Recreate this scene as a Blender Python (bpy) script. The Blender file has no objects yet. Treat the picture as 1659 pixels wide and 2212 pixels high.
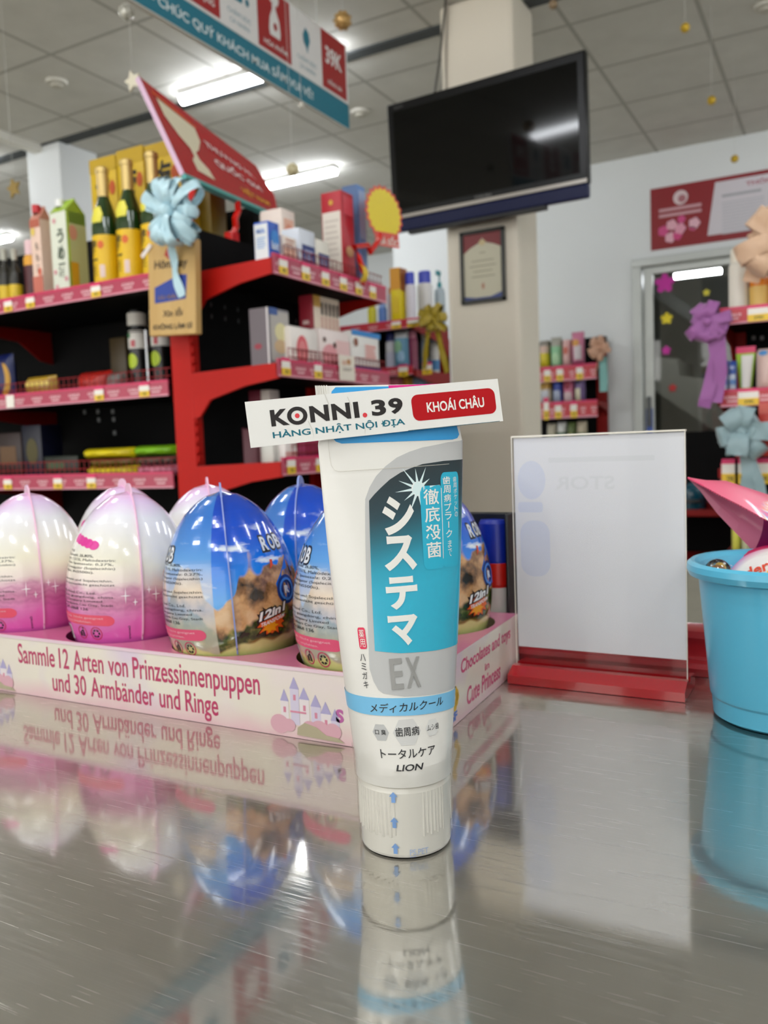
import bpy, bmesh, math, random
from math import sin, cos, pi, radians, sqrt, atan2
from mathutils import Vector, Matrix, noise as mnoise

V = Vector
SC = bpy.context.scene
COL = SC.collection
random.seed(7)

# ------------------------------------------------------------------ camera, world, exposure
CAM_POS = V((0, 0, 0.95))
YAW, PITCH, ROLL, FPX = radians(28.9), radians(-4.46), radians(-2.15), 1830.0
PW, PH = 1659, 2212
FWD = V((-sin(YAW) * cos(PITCH), cos(YAW) * cos(PITCH), sin(PITCH)))
_r0 = V((cos(YAW), sin(YAW), 0))
_u0 = _r0.cross(FWD)
RGT = _r0 * cos(ROLL) + _u0 * sin(ROLL)
UPV = -_r0 * sin(ROLL) + _u0 * cos(ROLL)
cam_d = bpy.data.cameras.new('camera')
cam = bpy.data.objects.new('camera', cam_d)
COL.objects.link(cam)
cam.matrix_world = Matrix(((RGT.x, UPV.x, -FWD.x, 0), (RGT.y, UPV.y, -FWD.y, 0), (RGT.z, UPV.z, -FWD.z, 0.95), (0, 0, 0, 1)))
cam_d.sensor_fit = 'HORIZONTAL'
cam_d.sensor_width = 36.0
cam_d.lens = 36.0 * FPX / PW
cam_d.clip_start = 0.01
cam_d.clip_end = 60
cam_d.dof.use_dof = True
cam_d.dof.focus_distance = 0.325
cam_d.dof.aperture_fstop = cam_d.lens / 1.7
SC.camera = cam

SC.view_settings.view_transform = 'Standard'
SC.view_settings.look = 'None'
SC.view_settings.gamma = 1
SC.view_settings.exposure = 0.68
SC.view_settings.use_curve_mapping = False
SC.cycles.use_denoising = True
SC.cycles.max_bounces = 10
SC.cycles.transparent_max_bounces = 12
SC.cycles.caustics_reflective = False
SC.cycles.caustics_refractive = False
SC.cycles.sample_clamp_indirect = 6

LAMP_STRENGTH = 26.0
WORLD_STRENGTH = 1.5
w = bpy.data.worlds.new('world')
SC.world = w
w.use_nodes = True
w.node_tree.nodes['Background'].inputs[0].default_value = (1.0, 0.985, 0.95, 1)
w.node_tree.nodes['Background'].inputs[1].default_value = WORLD_STRENGTH

TZ = 0.80      # counter top
CEIL = 3.05


def ray(x, y):
    return FWD + RGT * ((x - PW / 2) / FPX) - UPV * ((y - PH / 2) / FPX)


def onz(x, y, z):
    d = ray(x, y)
    return CAM_POS + d * ((z - CAM_POS.z) / d.z)


def ony(x, y, Y):
    d = ray(x, y)
    return CAM_POS + d * (Y / d.y)


def onx(x, y, X):
    d = ray(x, y)
    return CAM_POS + d * (X / d.x)


def ond(x, y, t):
    return CAM_POS + ray(x, y) * t


# ------------------------------------------------------------------ materials
def lin(c):
    if isinstance(c, str):
        c = tuple(int(c[i:i + 2], 16) for i in (0, 2, 4))
    return tuple((v / 255 / 12.92 if v / 255 <= 0.04045 else ((v / 255 + 0.055) / 1.055) ** 2.4) for v in c) + (1,)


MATS = {}


def M(name, col='cccccc', rough=0.5, metal=0.0, spec=0.5, coat=0.0, emit=0.0, trans=0.0, alpha=1.0, bump=None):
    if name in MATS:
        return MATS[name]
    m = bpy.data.materials.new(name)
    m.use_nodes = True
    b = m.node_tree.nodes['Principled BSDF']
    b.inputs['Base Color'].default_value = lin(col)
    b.inputs['Roughness'].default_value = rough
    b.inputs['Metallic'].default_value = metal
    b.inputs['Specular IOR Level'].default_value = spec
    b.inputs['Coat Weight'].default_value = coat
    b.inputs['Coat Roughness'].default_value = 0.05
    b.inputs['Transmission Weight'].default_value = trans
    b.inputs['Alpha'].default_value = alpha
    if emit:
        b.inputs['Emission Color'].default_value = lin(col)
        b.inputs['Emission Strength'].default_value = emit
    if bump:
        nt = N(m)
        t = nt.noise(nt.obj(), bump[0], 4)
        nt.bump(t, bump[1])
    MATS[name] = m
    return m


class N:
    """small helper for node materials"""
    def __init__(s, m):
        s.t = m.node_tree
        s.b = s.t.nodes['Principled BSDF']

    def new(s, typ):
        return s.t.nodes.new(typ)

    def put(s, sock, x):
        if isinstance(x, bpy.types.NodeSocket):
            s.t.links.new(x, sock)
        elif x is not None:
            sock.default_value = x

    def obj(s):
        return s.new('ShaderNodeTexCoord').outputs['Object']

    def sep(s, v):
        n = s.new('ShaderNodeSeparateXYZ')
        s.put(n.inputs[0], v)
        return n.outputs

    def comb(s, x, y, z):
        n = s.new('ShaderNodeCombineXYZ')
        for i, a in enumerate((x, y, z)):
            s.put(n.inputs[i], a)
        return n.outputs[0]

    def math(s, op, a, b=None, clamp=False):
        n = s.new('ShaderNodeMath')
        n.operation = op
        n.use_clamp = clamp
        s.put(n.inputs[0], a)
        s.put(n.inputs[1], b)
        return n.outputs[0]

    def step(s, x, e, wd=0.01):
        """0 below e, 1 above"""
        d = s.math('SUBTRACT', x, e)
        d = s.math('DIVIDE', d, wd)
        return s.math('ADD', d, 0.5, True)

    def noise(s, v, scale, detail=3, out=0, rough=0.5):
        n = s.new('ShaderNodeTexNoise')
        s.put(n.inputs['Vector'], v)
        n.inputs['Scale'].default_value = scale
        n.inputs['Detail'].default_value = detail
        n.inputs['Roughness'].default_value = rough
        return n.outputs[out]

    def mapv(s, v, scale=(1, 1, 1), rot=(0, 0, 0)):
        n = s.new('ShaderNodeMapping')
        s.put(n.inputs['Vector'], v)
        n.inputs['Scale'].default_value = scale
        n.inputs['Rotation'].default_value = rot
        return n.outputs[0]

    def ramp(s, f, stops, interp='LINEAR'):
        n = s.new('ShaderNodeValToRGB')
        s.put(n.inputs[0], f)
        n.color_ramp.interpolation = interp
        e = n.color_ramp.elements
        while len(e) < len(stops):
            e.new(0.5)
        for k, (p, c) in enumerate(stops):
            e[k].position = p
            e[k].color = lin(c)
        return n.outputs[0]

    def mix(s, f, a, b):
        n = s.new('ShaderNodeMix')
        n.data_type = 'RGBA'
        s.put(n.inputs[0], f)
        s.put(n.inputs[6], lin(a) if isinstance(a, (str, tuple)) else a)
        s.put(n.inputs[7], lin(b) if isinstance(b, (str, tuple)) else b)
        return n.outputs[2]

    def bump(s, h, strength, dist=0.001):
        n = s.new('ShaderNodeBump')
        n.inputs['Strength'].default_value = strength
        n.inputs['Distance'].default_value = dist
        s.put(n.inputs['Height'], h)
        s.t.links.new(n.outputs[0], s.b.inputs['Normal'])
        return n

    def color(s, c):
        s.put(s.b.inputs['Base Color'], c)


def clear_mat(name, tint=(1, 1, 1), gloss=0.12, rough=0.03, fres=0.9):
    """thin clear sheet: mostly see-through with a mirror-like sheen"""
    if name in MATS:
        return MATS[name]
    m = bpy.data.materials.new(name)
    m.use_nodes = True
    t = m.node_tree
    t.nodes.remove(t.nodes['Principled BSDF'])
    out = t.nodes['Material Output']
    tr = t.nodes.new('ShaderNodeBsdfTransparent')
    tr.inputs[0].default_value = (*tint, 1)
    gl = t.nodes.new('ShaderNodeBsdfGlossy')
    gl.inputs['Roughness'].default_value = rough
    fr = t.nodes.new('ShaderNodeFresnel')
    fr.inputs[0].default_value = 1.35
    mu = t.nodes.new('ShaderNodeMath')
    mu.operation = 'MULTIPLY_ADD'
    mu.inputs[1].default_value = fres
    mu.inputs[2].default_value = gloss
    mu.use_clamp = True
    t.links.new(fr.outputs[0], mu.inputs[0])
    mx = t.nodes.new('ShaderNodeMixShader')
    t.links.new(mu.outputs[0], mx.inputs[0])
    t.links.new(tr.outputs[0], mx.inputs[1])
    t.links.new(gl.outputs[0], mx.inputs[2])
    t.links.new(mx.outputs[0], out.inputs[0])
    MATS[name] = m
    return m


def P(c, rough=0.45, **k):
    """printed / plain colour by hex"""
    return M('colour_%s_%d' % (c, int(rough * 100)), c, rough, **k)


# ------------------------------------------------------------------ mesh building
_glyphs = {}


def glyph(s, bold=0.0):
    key = (s, bold)
    if key not in _glyphs:
        cu = bpy.data.curves.new('t', 'FONT')
        cu.body = s
        cu.size = 1
        cu.offset = bold
        cu.resolution_u = 4
        o = bpy.data.objects.new('t', cu)
        COL.objects.link(o)
        bpy.context.view_layer.update()
        me = bpy.data.meshes.new_from_object(o.evaluated_get(bpy.context.evaluated_depsgraph_get()))
        vs = [(v.co.x, v.co.y) for v in me.vertices]
        fs = [tuple(p.vertices) for p in me.polygons]
        bpy.data.meshes.remove(me)
        bpy.data.objects.remove(o)
        bpy.data.curves.remove(cu)
        _glyphs[key] = (vs, fs)
    return _glyphs[key]


def F(o, ex, ey):
    o, ex, ey = V(o), V(ex), V(ey)
    return lambda u, v: o + ex * u + ey * v


class B:
    def __init__(s):
        s.v, s.f, s.fm, s.mats = [], [], [], []

    def mi(s, m):
        if m not in s.mats:
            s.mats.append(m)
        return s.mats.index(m)

    def add(s, vs, fs, mat):
        k = len(s.v)
        s.v.extend(V(p) for p in vs)
        i = s.mi(mat)
        for f in fs:
            s.f.append(tuple(a + k for a in f))
            s.fm.append(i)
        return s

    def bm(s, bm, mat, mw=None):
        bm.verts.index_update()
        vs = [(mw @ v.co if mw else v.co.copy()) for v in bm.verts]
        s.add(vs, [tuple(v.index for v in f.verts) for f in bm.faces], mat)
        bm.free()
        return s

    def box(s, a, b, mat, bev=0.0, mw=None, seg=2):
        a, b = V(a), V(b)
        bm = bmesh.new()
        bmesh.ops.create_cube(bm, size=1)
        c, d = (a + b) / 2, b - a
        for v in bm.verts:
            v.co = V((v.co.x * d.x, v.co.y * d.y, v.co.z * d.z)) + c
        if bev:
            bmesh.ops.bevel(bm, geom=bm.edges[:], offset=min(bev, min(abs(x) for x in d) * 0.49), segments=seg, affect='EDGES', profile=0.5)
        return s.bm(bm, mat, mw)

    def lathe(s, c, prof, mat, seg=24, sx=1.0, sy=1.0, mw=None):
        """prof: (r, z[, mat]) from bottom to top; a third entry sets the band above that point"""
        c = V(c)
        ring = []
        for p in prof:
            r, z = p[0], p[1]
            row = []
            if r < 1e-6:
                row = [c + V((0, 0, z))]
            else:
                row = [c + V((r * sx * cos(2 * pi * k / seg), r * sy * sin(2 * pi * k / seg), z)) for k in range(seg)]
            ring.append(row)
        cur = mat
        for i in range(len(prof) - 1):
            if len(prof[i]) > 2:
                cur = prof[i][2]
            a, b = ring[i], ring[i + 1]
            vs = a + b
            n = len(a)
            if len(a) == 1 and len(b) == 1:
                continue
            if len(a) == 1:
                fs = [(0, 1 + (k + 1) % seg, 1 + k)[::-1] for k in range(seg)]
            elif len(b) == 1:
                fs = [(k, (k + 1) % seg, seg) for k in range(seg)]
            else:
                fs = [(k, (k + 1) % seg, n + (k + 1) % seg, n + k) for k in range(seg)]
            s.add([mw @ x for x in vs] if mw else vs, fs, cur)
        return s

    def ext(s, pts, vec, mat, cap=True):
        """prism: polygon (3-D points) pushed along vec"""
        pts = [V(p) for p in pts]
        vec = V(vec)
        n = len(pts)
        fs = [(k, (k + 1) % n, n + (k + 1) % n, n + k) for k in range(n)]
        if cap:
            fs += [tuple(range(n))[::-1], tuple(range(n, 2 * n))]
        return s.add(pts + [p + vec for p in pts], fs, mat)

    def tube(s, pts, r, mat, seg=8, radii=None):
        pts = [V(p) for p in pts]
        rows = []
        up = V((0, 0, 1))
        for i, p in enumerate(pts):
            d = (pts[min(i + 1, len(pts) - 1)] - pts[max(i - 1, 0)]).normalized()
            x = d.cross(up)
            if x.length < 1e-3:
                x = d.cross(V((1, 0, 0)))
            x.normalize()
            y = d.cross(x)
            rr = radii[i] if radii else r
            rows.append([p + x * rr * cos(2 * pi * k / seg) + y * rr * sin(2 * pi * k / seg) for k in range(seg)])
        vs = [q for row in rows for q in row]
        fs = []
        for i in range(len(rows) - 1):
            for k in range(seg):
                fs.append((i * seg + k, i * seg + (k + 1) % seg, (i + 1) * seg + (k + 1) % seg, (i + 1) * seg + k))
        fs.append(tuple(range(seg)))
        fs.append(tuple(range((len(rows) - 1) * seg, len(rows) * seg)))
        return s.add(vs, fs, mat)

    def grid(s, rows, mat, thick=0.0):
        rows = [[V(p) for p in r] for r in rows]
        n, m = len(rows), len(rows[0])
        vs = [p for r in rows for p in r]
        fs = [(i * m + j, i * m + j + 1, (i + 1) * m + j + 1, (i + 1) * m + j) for i in range(n - 1) for j in range(m - 1)]
        return s.add(vs, fs, mat)

    def flat(s, f, vs, fs, mat, cut=None):
        """2-D mesh laid on surface f(u, v); cut = (du, dv) splits it so that it follows a curve"""
        if cut:
            bm = bmesh.new()
            bv = [bm.verts.new((x, y, 0)) for x, y in vs]
            for q in fs:
                try:
                    bm.faces.new([bv[i] for i in q])
                except ValueError:
                    pass
            bm.normal_update()
            bmesh.ops.triangulate(bm, faces=[q for q in bm.faces if len(q.verts) > 4])
            for ax in (0, 1):
                if not cut[ax]:
                    continue
                lo = min(p[ax] for p in vs)
                hi = max(p[ax] for p in vs)
                k = math.ceil(lo / cut[ax] + 1e-6)
                while k * cut[ax] < hi - 1e-9:
                    co, no = [0, 0, 0], [0, 0, 0]
                    co[ax] = k * cut[ax]
                    no[ax] = 1
                    bmesh.ops.bisect_plane(bm, geom=bm.verts[:] + bm.edges[:] + bm.faces[:], plane_co=co, plane_no=no, dist=1e-9)
                    k += 1
            bm.verts.index_update()
            vs = [(v.co.x, v.co.y) for v in bm.verts]
            fs = [tuple(v.index for v in q.verts) for q in bm.faces]
            bm.free()
        return s.add([f(x, y) for x, y in vs], fs, mat)

    def text(s, f, t, box, mat, bold=0.0, cut=None, slant=0.0, keep=False, ref=None):
        """fit the string into box (u0, v0, u1, v1)"""
        vs, fs = glyph(t, bold)
        if not vs:
            return s
        rv = glyph(ref, bold)[0] if ref else vs
        x0, x1 = min(p[0] for p in vs), max(p[0] for p in vs)
        y0, y1 = min(p[1] for p in rv), max(p[1] for p in rv)
        u0, v0, u1, v1 = box
        kx, ky = (u1 - u0) / max(x1 - x0, 1e-6), (v1 - v0) / max(y1 - y0, 1e-6)
        if keep:
            kx = ky = min(abs(kx), abs(ky))
        out = []
        for x, y in vs:
            yy = (y - y0) * ky
            out.append((u0 + (x - x0) * kx + slant * yy, v0 + yy))
        return s.flat(f, out, fs, mat, cut)

    def shape(s, f, pts, mat, cut=None):
        return s.flat(f, pts, [tuple(range(len(pts)))], mat, cut)

    def rect(s, f, u0, v0, u1, v1, mat, cut=None):
        return s.shape(f, [(u0, v0), (u1, v0), (u1, v1), (u0, v1)], mat, cut)

    def rrect(s, f, u0, v0, u1, v1, r, mat, cut=None, ru=None):
        ru = ru or r
        pts = []
        for cx, cy, a0 in ((u1 - ru, v0 + r, -90), (u1 - ru, v1 - r, 0), (u0 + ru, v1 - r, 90), (u0 + ru, v0 + r, 180)):
            for k in range(6):
                a = radians(a0 + 18 * k)
                pts.append((cx + ru * cos(a), cy + r * sin(a)))
        return s.shape(f, pts, mat, cut)

    def disc(s, f, u, v, ru, rv, mat, n=20, cut=None):
        return s.shape(f, [(u + ru * cos(2 * pi * k / n), v + rv * sin(2 * pi * k / n)) for k in range(n)], mat, cut)

    def ringd(s, f, u, v, ru, rv, th, mat, n=24):
        vs, fs = [], []
        for k in range(n):
            a = 2 * pi * k / n
            vs += [(u + ru * cos(a), v + rv * sin(a)), (u + ru * (1 - th) * cos(a), v + rv * (1 - th) * sin(a))]
            j = (k + 1) % n
            fs.append((2 * k, 2 * j, 2 * j + 1, 2 * k + 1))
        return s.flat(f, vs, fs, mat)

    def star(s, f, u, v, r1, r0, n, mat, ky=1.0, rot=0.0):
        pts = []
        for k in range(2 * n):
            a = pi * k / n + rot
            r = r1 if k % 2 == 0 else r0
            pts.append((u + r * cos(a), v + r * ky * sin(a)))
        return s.shape(f, pts, mat)

    def sphere(s, c, r, mat, seg=16, rings=10, sc=(1, 1, 1)):
        pr = [(max(0.0, r * sin(pi * k / rings)) if 0 < k < rings else 0, -r * cos(pi * k / rings) * sc[2]) for k in range(rings + 1)]
        return s.lathe(c, pr, mat, seg, sc[0], sc[1])

    def build(s, name, parent=None, org=(0, 0, 0), angle=20, flatshade=False):
        org = V(org)
        me = bpy.data.meshes.new(name)
        me.from_pydata([tuple(p - org) for p in s.v], [], s.f)
        for m in s.mats:
            me.materials.append(m)
        me.polygons.foreach_set('material_index', s.fm)
        if not flatshade:
            me.polygons.foreach_set('use_smooth', [True] * len(s.f))
            me.set_sharp_from_angle(angle=radians(angle))
        me.update()
        o = bpy.data.objects.new(name, me)
        COL.objects.link(o)
        if parent is not None:
            o.parent = parent
        else:
            o.location = org
        return o


def tag(o, label, cat, group=None):
    o['label'] = label
    o['category'] = cat
    if group:
        o['group'] = group
    return o


def thing(name, label, cat, loc=(0, 0, 0), group=None):
    o = bpy.data.objects.new(name, None)
    o.empty_display_size = 0.05
    COL.objects.link(o)
    o.location = loc
    return tag(o, label, cat, group)


def struct(o):
    o['kind'] = 'structure'
    return o


def copy_thing(root, loc, label, rotz=0.0, tilt=None, group=None):
    r = root.copy()
    COL.objects.link(r)
    r.location = loc
    r.rotation_euler = (tilt[0], tilt[1], rotz) if tilt else (0, 0, rotz)
    r['label'] = label
    if group:
        r['group'] = group
    for ch in list(root.children):
        c = ch.copy()
        COL.objects.link(c)
        c.parent = r
        for g in list(ch.children):
            d = g.copy()
            COL.objects.link(d)
            d.parent = c
    return r
# ------------------------------------------------------------------ room
def ceiling_mat():
    m = M('ceiling_tile', 'cfcdc6', 0.85)
    n = N(m)
    x, y, z = n.sep(n.obj())

    def line(c, off, wd):
        q = n.math('DIVIDE', n.math('ADD', c, off), 0.6)
        q = n.math('ABSOLUTE', n.math('SUBTRACT', n.math('FRACT', q), 0.5))
        return n.step(q, 0.5 - wd, 0.004)
    k = n.math('MAXIMUM', line(x, 0.665 + 6, 0.018), line(y, -5.63 + 12, 0.018))
    base = n.mix(n.noise(n.obj(), 6, 3), 'c2c0b9', 'd6d4cd')
    n.color(n.mix(k, base, 'a6a49c'))
    return m


def floor_mat():
    m = M('floor_tile', 'b9b3a4', 0.3)
    n = N(m)
    x, y, z = n.sep(n.obj())

    def line(c):
        q = n.math('ABSOLUTE', n.math('SUBTRACT', n.math('FRACT', n.math('DIVIDE', n.math('ADD', c, 9), 0.6)), 0.5))
        return n.step(q, 0.494, 0.003)
    n.color(n.mix(n.math('MAXIMUM', line(x), line(y)), n.mix(n.noise(n.obj(), 3, 4), 'aea895', 'c0bba9'), '8a8577'))
    return m


def paint(name, a, b):
    m = M(name, a, 0.6)
    n = N(m)
    n.color(n.mix(n.noise(n.obj(), 1.3, 3), a, b))
    return m


WALL = paint('wall_paint', 'dfe3e5', 'e9ecec')
CREAM = paint('pillar_paint', 'e4dac8', 'eae2d2')
LX, RX, BY, FY = -9.0, 3.0, -5.0, 8.35
WY = 6.70
struct(B().box((LX, BY, -0.1), (RX, 10.2, 0), floor_mat()).build('floor'))
struct(B().box((LX, BY, CEIL), (RX, 10.2, CEIL + 0.1), ceiling_mat()).build('ceiling'))
DX0, DX1, DZ = -1.46, -0.36, 2.285
b = B()
b.box((-3.51, WY, 0), (DX0, WY + 0.12, CEIL), WALL).box((DX1, WY, 0), (RX, WY + 0.12, CEIL), WALL).box((DX0, WY, DZ), (DX1, WY + 0.12, CEIL), WALL)
b.box((-3.51, WY + 0.12, 0), (-3.39, FY, CEIL), WALL)
struct(b.build('wall_back'))
struct(B().box((LX, FY, 0), (-3.51, FY + 0.12, CEIL), WALL).build('wall_far'))
struct(B().box((LX - 0.12, BY, 0), (LX, FY, CEIL), WALL).build('wall_left'))
struct(B().box((RX, BY, 0), (RX + 0.12, 10.2, CEIL), WALL).build('wall_right'))
STAIRWALL = P('8d8c84', 0.7)
struct(B().box((-3.2, 10.0, 0), (RX, 10.12, CEIL), STAIRWALL).box((-3.2, WY + 0.12, 0), (-3.08, 10, CEIL), STAIRWALL).build('wall_stairwell'))
struct(B().box((-1.751, 3.9, 0), (-1.375, 4.2, CEIL), CREAM, 0.025).build('pillar'))
struct(B().box((-4.92, 4.07, 0), (-4.60, 4.40, CEIL), WALL, 0.01).build('pillar'))
struct(B().box((-4.83, BY, CEIL - 0.05), (-4.76, 4.07, CEIL), P('e6e4dc', 0.6)).build('trim_1'))
struct(B().box((LX, 4.06, CEIL - 0.012), (-1.751, 4.14, CEIL), P('3e4243', 0.7)).box((-1.375, 4.06, CEIL - 0.012), (RX, 4.14, CEIL), P('3e4243', 0.7)).build('ceiling_gap_shade'))  # dark strip paints the shade of the recess between tile rows

# glass door in the back wall
ALU = P('c9cdca', 0.35, metal=0.2)
b = B()
for x0, x1 in ((DX0, DX0 + 0.07), (DX1 - 0.07, DX1)):
    b.box((x0, WY - 0.03, 0), (x1, WY + 0.10, DZ - 0.0605), ALU, 0.006)
b.box((DX0, WY - 0.03, DZ - 0.06), (DX1, WY + 0.10, DZ), ALU, 0.006)
door = struct(b.build('door_1'))
b = B()
for x0, x1 in ((DX0 + 0.075, DX0 + 0.145), (DX1 - 0.145, DX1 - 0.075)):
    b.box((x0, WY + 0.02, 0.01), (x1, WY + 0.06, DZ - 0.065), P('d9dcd8', 0.35), 0.004)
b.box((DX0 + 0.145, WY + 0.02, DZ - 0.115), (DX1 - 0.145, WY + 0.06, DZ - 0.065), P('d9dcd8', 0.35), 0.004)
b.box((DX0 + 0.145, WY + 0.02, 0.01), (DX1 - 0.145, WY + 0.06, 0.13), P('d9dcd8', 0.35), 0.004)
b.build('sash', door)
B().box((DX0 + 0.145, WY + 0.036, 0.13), (DX1 - 0.145, WY + 0.044, DZ - 0.115), clear_mat('door_glass', (0.86, 0.87, 0.86), 0.04)).build('glass', door)
b = B().box((DX0 + 0.095, WY - 0.005, 1.02), (DX0 + 0.125, WY + 0.02, 1.25), P('5a5d60', 0.4), 0.006)
b.build('door_handle', door)
B().box((DX0 + 0.085, WY + 0.017, 0.75), (DX0 + 0.135, WY + 0.0195, 1.16), P('4a66b8', 0.4)).build('blue_film', door)
# staircase behind the door
b = B()
Y8 = 8.6
pts = [ony(1380, 770, Y8), ony(1464, 775, Y8), ony(1466, 812, Y8), ony(1565, 822, Y8), ony(1620, 850, Y8), ony(1620, 1000, Y8), ony(1555, 938, Y8), ony(1411, 842, Y8), ony(1380, 825, Y8)]
b.ext(pts, (0, 0.9, 0), P('a5a399', 0.7))
pts = [ony(1400, 600, Y8), ony(1460, 640, Y8), ony(1600, 740, Y8), ony(1600, 770, Y8), ony(1460, 672, Y8), ony(1400, 630, Y8)]
b.ext(pts, (0, 0.9, 0), P('4b4d49', 0.7))
struct(b.build('trim_3'))


def star_decal(px, py, r, mat, label, petals=5, inner=0.55):
    p = ony(px, py, WY + 0.034)
    bb = B()
    pts = []
    for k in range(40):
        a = 2 * pi * k / 40
        q = inner + (1 - inner) * abs(cos(a * petals / 2)) ** 0.8
        pts.append(p + V((r * q * cos(a + 0.3), 0, r * q * sin(a + 0.3))))
    bb.ext(pts, (0, 0.0012, 0), mat)
    return tag(bb.build('flower_sticker', org=p), label, 'sticker', 'flower stickers on the glass door')


star_decal(1436, 612, 0.075, P('c21f9a', 0.5), 'large magenta flower sticker near the top of the glass door')
star_decal(1440, 688, 0.045, P('e8d21e', 0.5), 'yellow flower sticker on the glass door left of the purple bow')
star_decal(1439, 757, 0.036, P('c92aa0', 0.5), 'small magenta flower sticker below the yellow one on the glass')
star_decal(1453, 838, 0.032, P('b01818', 0.5), 'red flower sticker low on the glass door')
star_decal(1526, 632, 0.026, P('d8cc40', 0.5), 'small yellow flower sticker just under the lamp seen through the glass')

# ------------------------------------------------------------------ ceiling lamps
DIFF = M('lamp_diffuser', 'f6faff', 0.5, emit=LAMP_STRENGTH)
HOUS = P('e8e8e6', 0.5)


def lamp(x0, y, ln=1.06, z=CEIL):
    t = thing('ceiling_lamp', 'x', 'lamp', (x0, y, z), 'tube lamps on the ceiling')
    bb = B().box((0, -0.035, -0.03), (ln, 0.035, 0), HOUS, 0.006)
    bb.build('housing', t)
    bb = B()
    pts = [V((0.004, 0.034 * cos(a), -0.03 - 0.042 * sin(a))) for a in [pi * k / 10 for k in range(11)]]
    bb.ext(pts, (ln - 0.008, 0, 0), DIFF)
    bb.build('diffuser', t)
    return t


lamp0 = lamp(-3.43, 3.96)
lamp0['label'] = 'lit tube lamp on the ceiling behind the hanging teal banner'
spots = [(-4.43, 5.56, 'lit tube lamp on the ceiling beyond the red trophy board'), (-7.9, 5.42, 'lit tube lamp at the far left of the ceiling')]
for Y in (-2.3, -0.7, 0.82, 2.4):
    for x in ((-2.72, -0.55, 1.4) if Y < 0 else (-2.72, 1.0) if Y < 1 else (-5.6, 1.0)):
        spots.append((x, Y, None))
spots += [(0.9, 5.5, None), (0.9, 3.96, None), (-6.3, 3.96, None)]
for x, Y, lb in spots:
    copy_thing(lamp0, (x, Y, CEIL), lb or 'tube lamp on the ceiling outside the view')
copy_thing(lamp0, (-1.385, 8.05, 2.41), 'lit tube lamp seen through the glass door').scale = (0.37, 1, 1)
copy_thing(lamp0, (0.6, 8.4, CEIL), 'unseen tube lamp added to brighten the stairwell')  # added lamp, never in view, lifts the dark stairwell

for (px, py), lb in (((122, 175), 'round ceiling detector above the green bottles'), ((778, 240), 'round ceiling detector just right of the teal banner'), ((1655, 10), 'round ceiling detector at the upper right corner of the photo')):
    p = onz(px, py, CEIL)
    t = thing('smoke_detector', lb, 'smoke detector', p, 'detectors on the ceiling')
    B().lathe((0, 0, 0), [(0.0, -0.02), (0.055, -0.018), (0.06, -0.008), (0.06, 0)], P('c9c6bb', 0.6), 28).build('base', t)
    B().lathe((0, 0, 0), [(0, -0.035), (0.03, -0.032), (0.035, -0.02)], P('bdb9ac', 0.6), 24).build('sensor', t)

# ------------------------------------------------------------------ counter
def steel_mat():
    m = M('brushed_steel', 'b4b2ac', 0.16, metal=1.0)
    n = N(m)
    o = n.obj()
    h = None
    col = None
    for ang, sc, th in ((8, (22, 2600, 1), 0.69), (-24, (28, 2400, 1), 0.69), (52, (30, 2300, 1), 0.70), (-70, (26, 2500, 1), 0.70), (22, (16, 2700, 1), 0.69), (-50, (12, 1900, 1), 0.735)):
        q = n.noise(n.mapv(o, sc, (0, 0, radians(ang))), 1.0, 1)
        q = n.step(q, th, 0.05)
        h = q if h is None else n.math('ADD', h, q)
    brush = n.noise(n.mapv(o, (40, 2600, 1), (0, 0, radians(4))), 1.0, 2)
    blot = n.noise(o, 9, 4)
    smud = n.noise(o, 2.2, 2)
    n.color(n.mix(n.math('MULTIPLY', h, 0.2, True), n.mix(blot, 'cfccc4', 'dedbd3'), 'f2f0ea'))
    r = n.math('MULTIPLY_ADD', smud, 0.07)
    r.node.inputs[2].default_value = 0.03
    n.put(n.b.inputs['Roughness'], n.math('ADD', r, n.math('MULTIPLY', h, 0.16)))
    hh = n.math('ADD', n.math('MULTIPLY', h, 0.6), n.math('MULTIPLY', brush, 0.5))
    bp = n.bump(hh, 0.015, 0.0002)
    # a second, hazier lobe: worn brushing spreads part of the reflection
    t = n.t
    b2 = n.new('ShaderNodeBsdfPrincipled')
    b2.inputs['Metallic'].default_value = 1.0
    b2.inputs['Roughness'].default_value = 0.42
    cs = n.b.inputs['Base Color'].links[0].from_socket
    t.links.new(cs, b2.inputs['Base Color'])
    b2.inputs['Anisotropic'].default_value = 0.5
    mx = n.new('ShaderNodeMixShader')
    n.put(mx.inputs[0], n.math('MULTIPLY_ADD', smud, 0.30))
    mx.inputs[0].links[0].from_node.inputs[2].default_value = 0.16
    t.links.new(n.b.outputs[0], mx.inputs[1])
    t.links.new(b2.outputs[0], mx.inputs[2])
    t.links.new(mx.outputs[0], t.nodes['Material Output'].inputs[0])
    return m


ct = thing('checkout_counter', 'brushed stainless steel checkout counter under the toothpaste tube', 'counter', (0, 0, 0))
B().box((-1.35, -0.5, 0.765), (1.1, 0.575, TZ), steel_mat(), 0.003).build('steel_top', ct, angle=10)
B().box((-1.3, -0.45, 0.0), (1.05, 0.54, 0.765), P('8d2026', 0.4), 0.004).build('cabinet', ct)
RAIL = P('c22a34', 0.28, coat=0.4)
prof = [(0.543, TZ + 0.0002), (0.5425, 0.805), (0.5445, 0.8078), (0.5525, 0.8082), (0.5535, 0.810), (0.5535, 0.818), (0.5525, 0.822), (0.554, 0.826), (0.559, 0.8272), (0.575, 0.827), (0.575, TZ + 0.0002)]
B().ext([V((-1.35, y, z)) for y, z in prof], (2.45, 0, 0), RAIL).build('edge_rail', ct)
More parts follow.
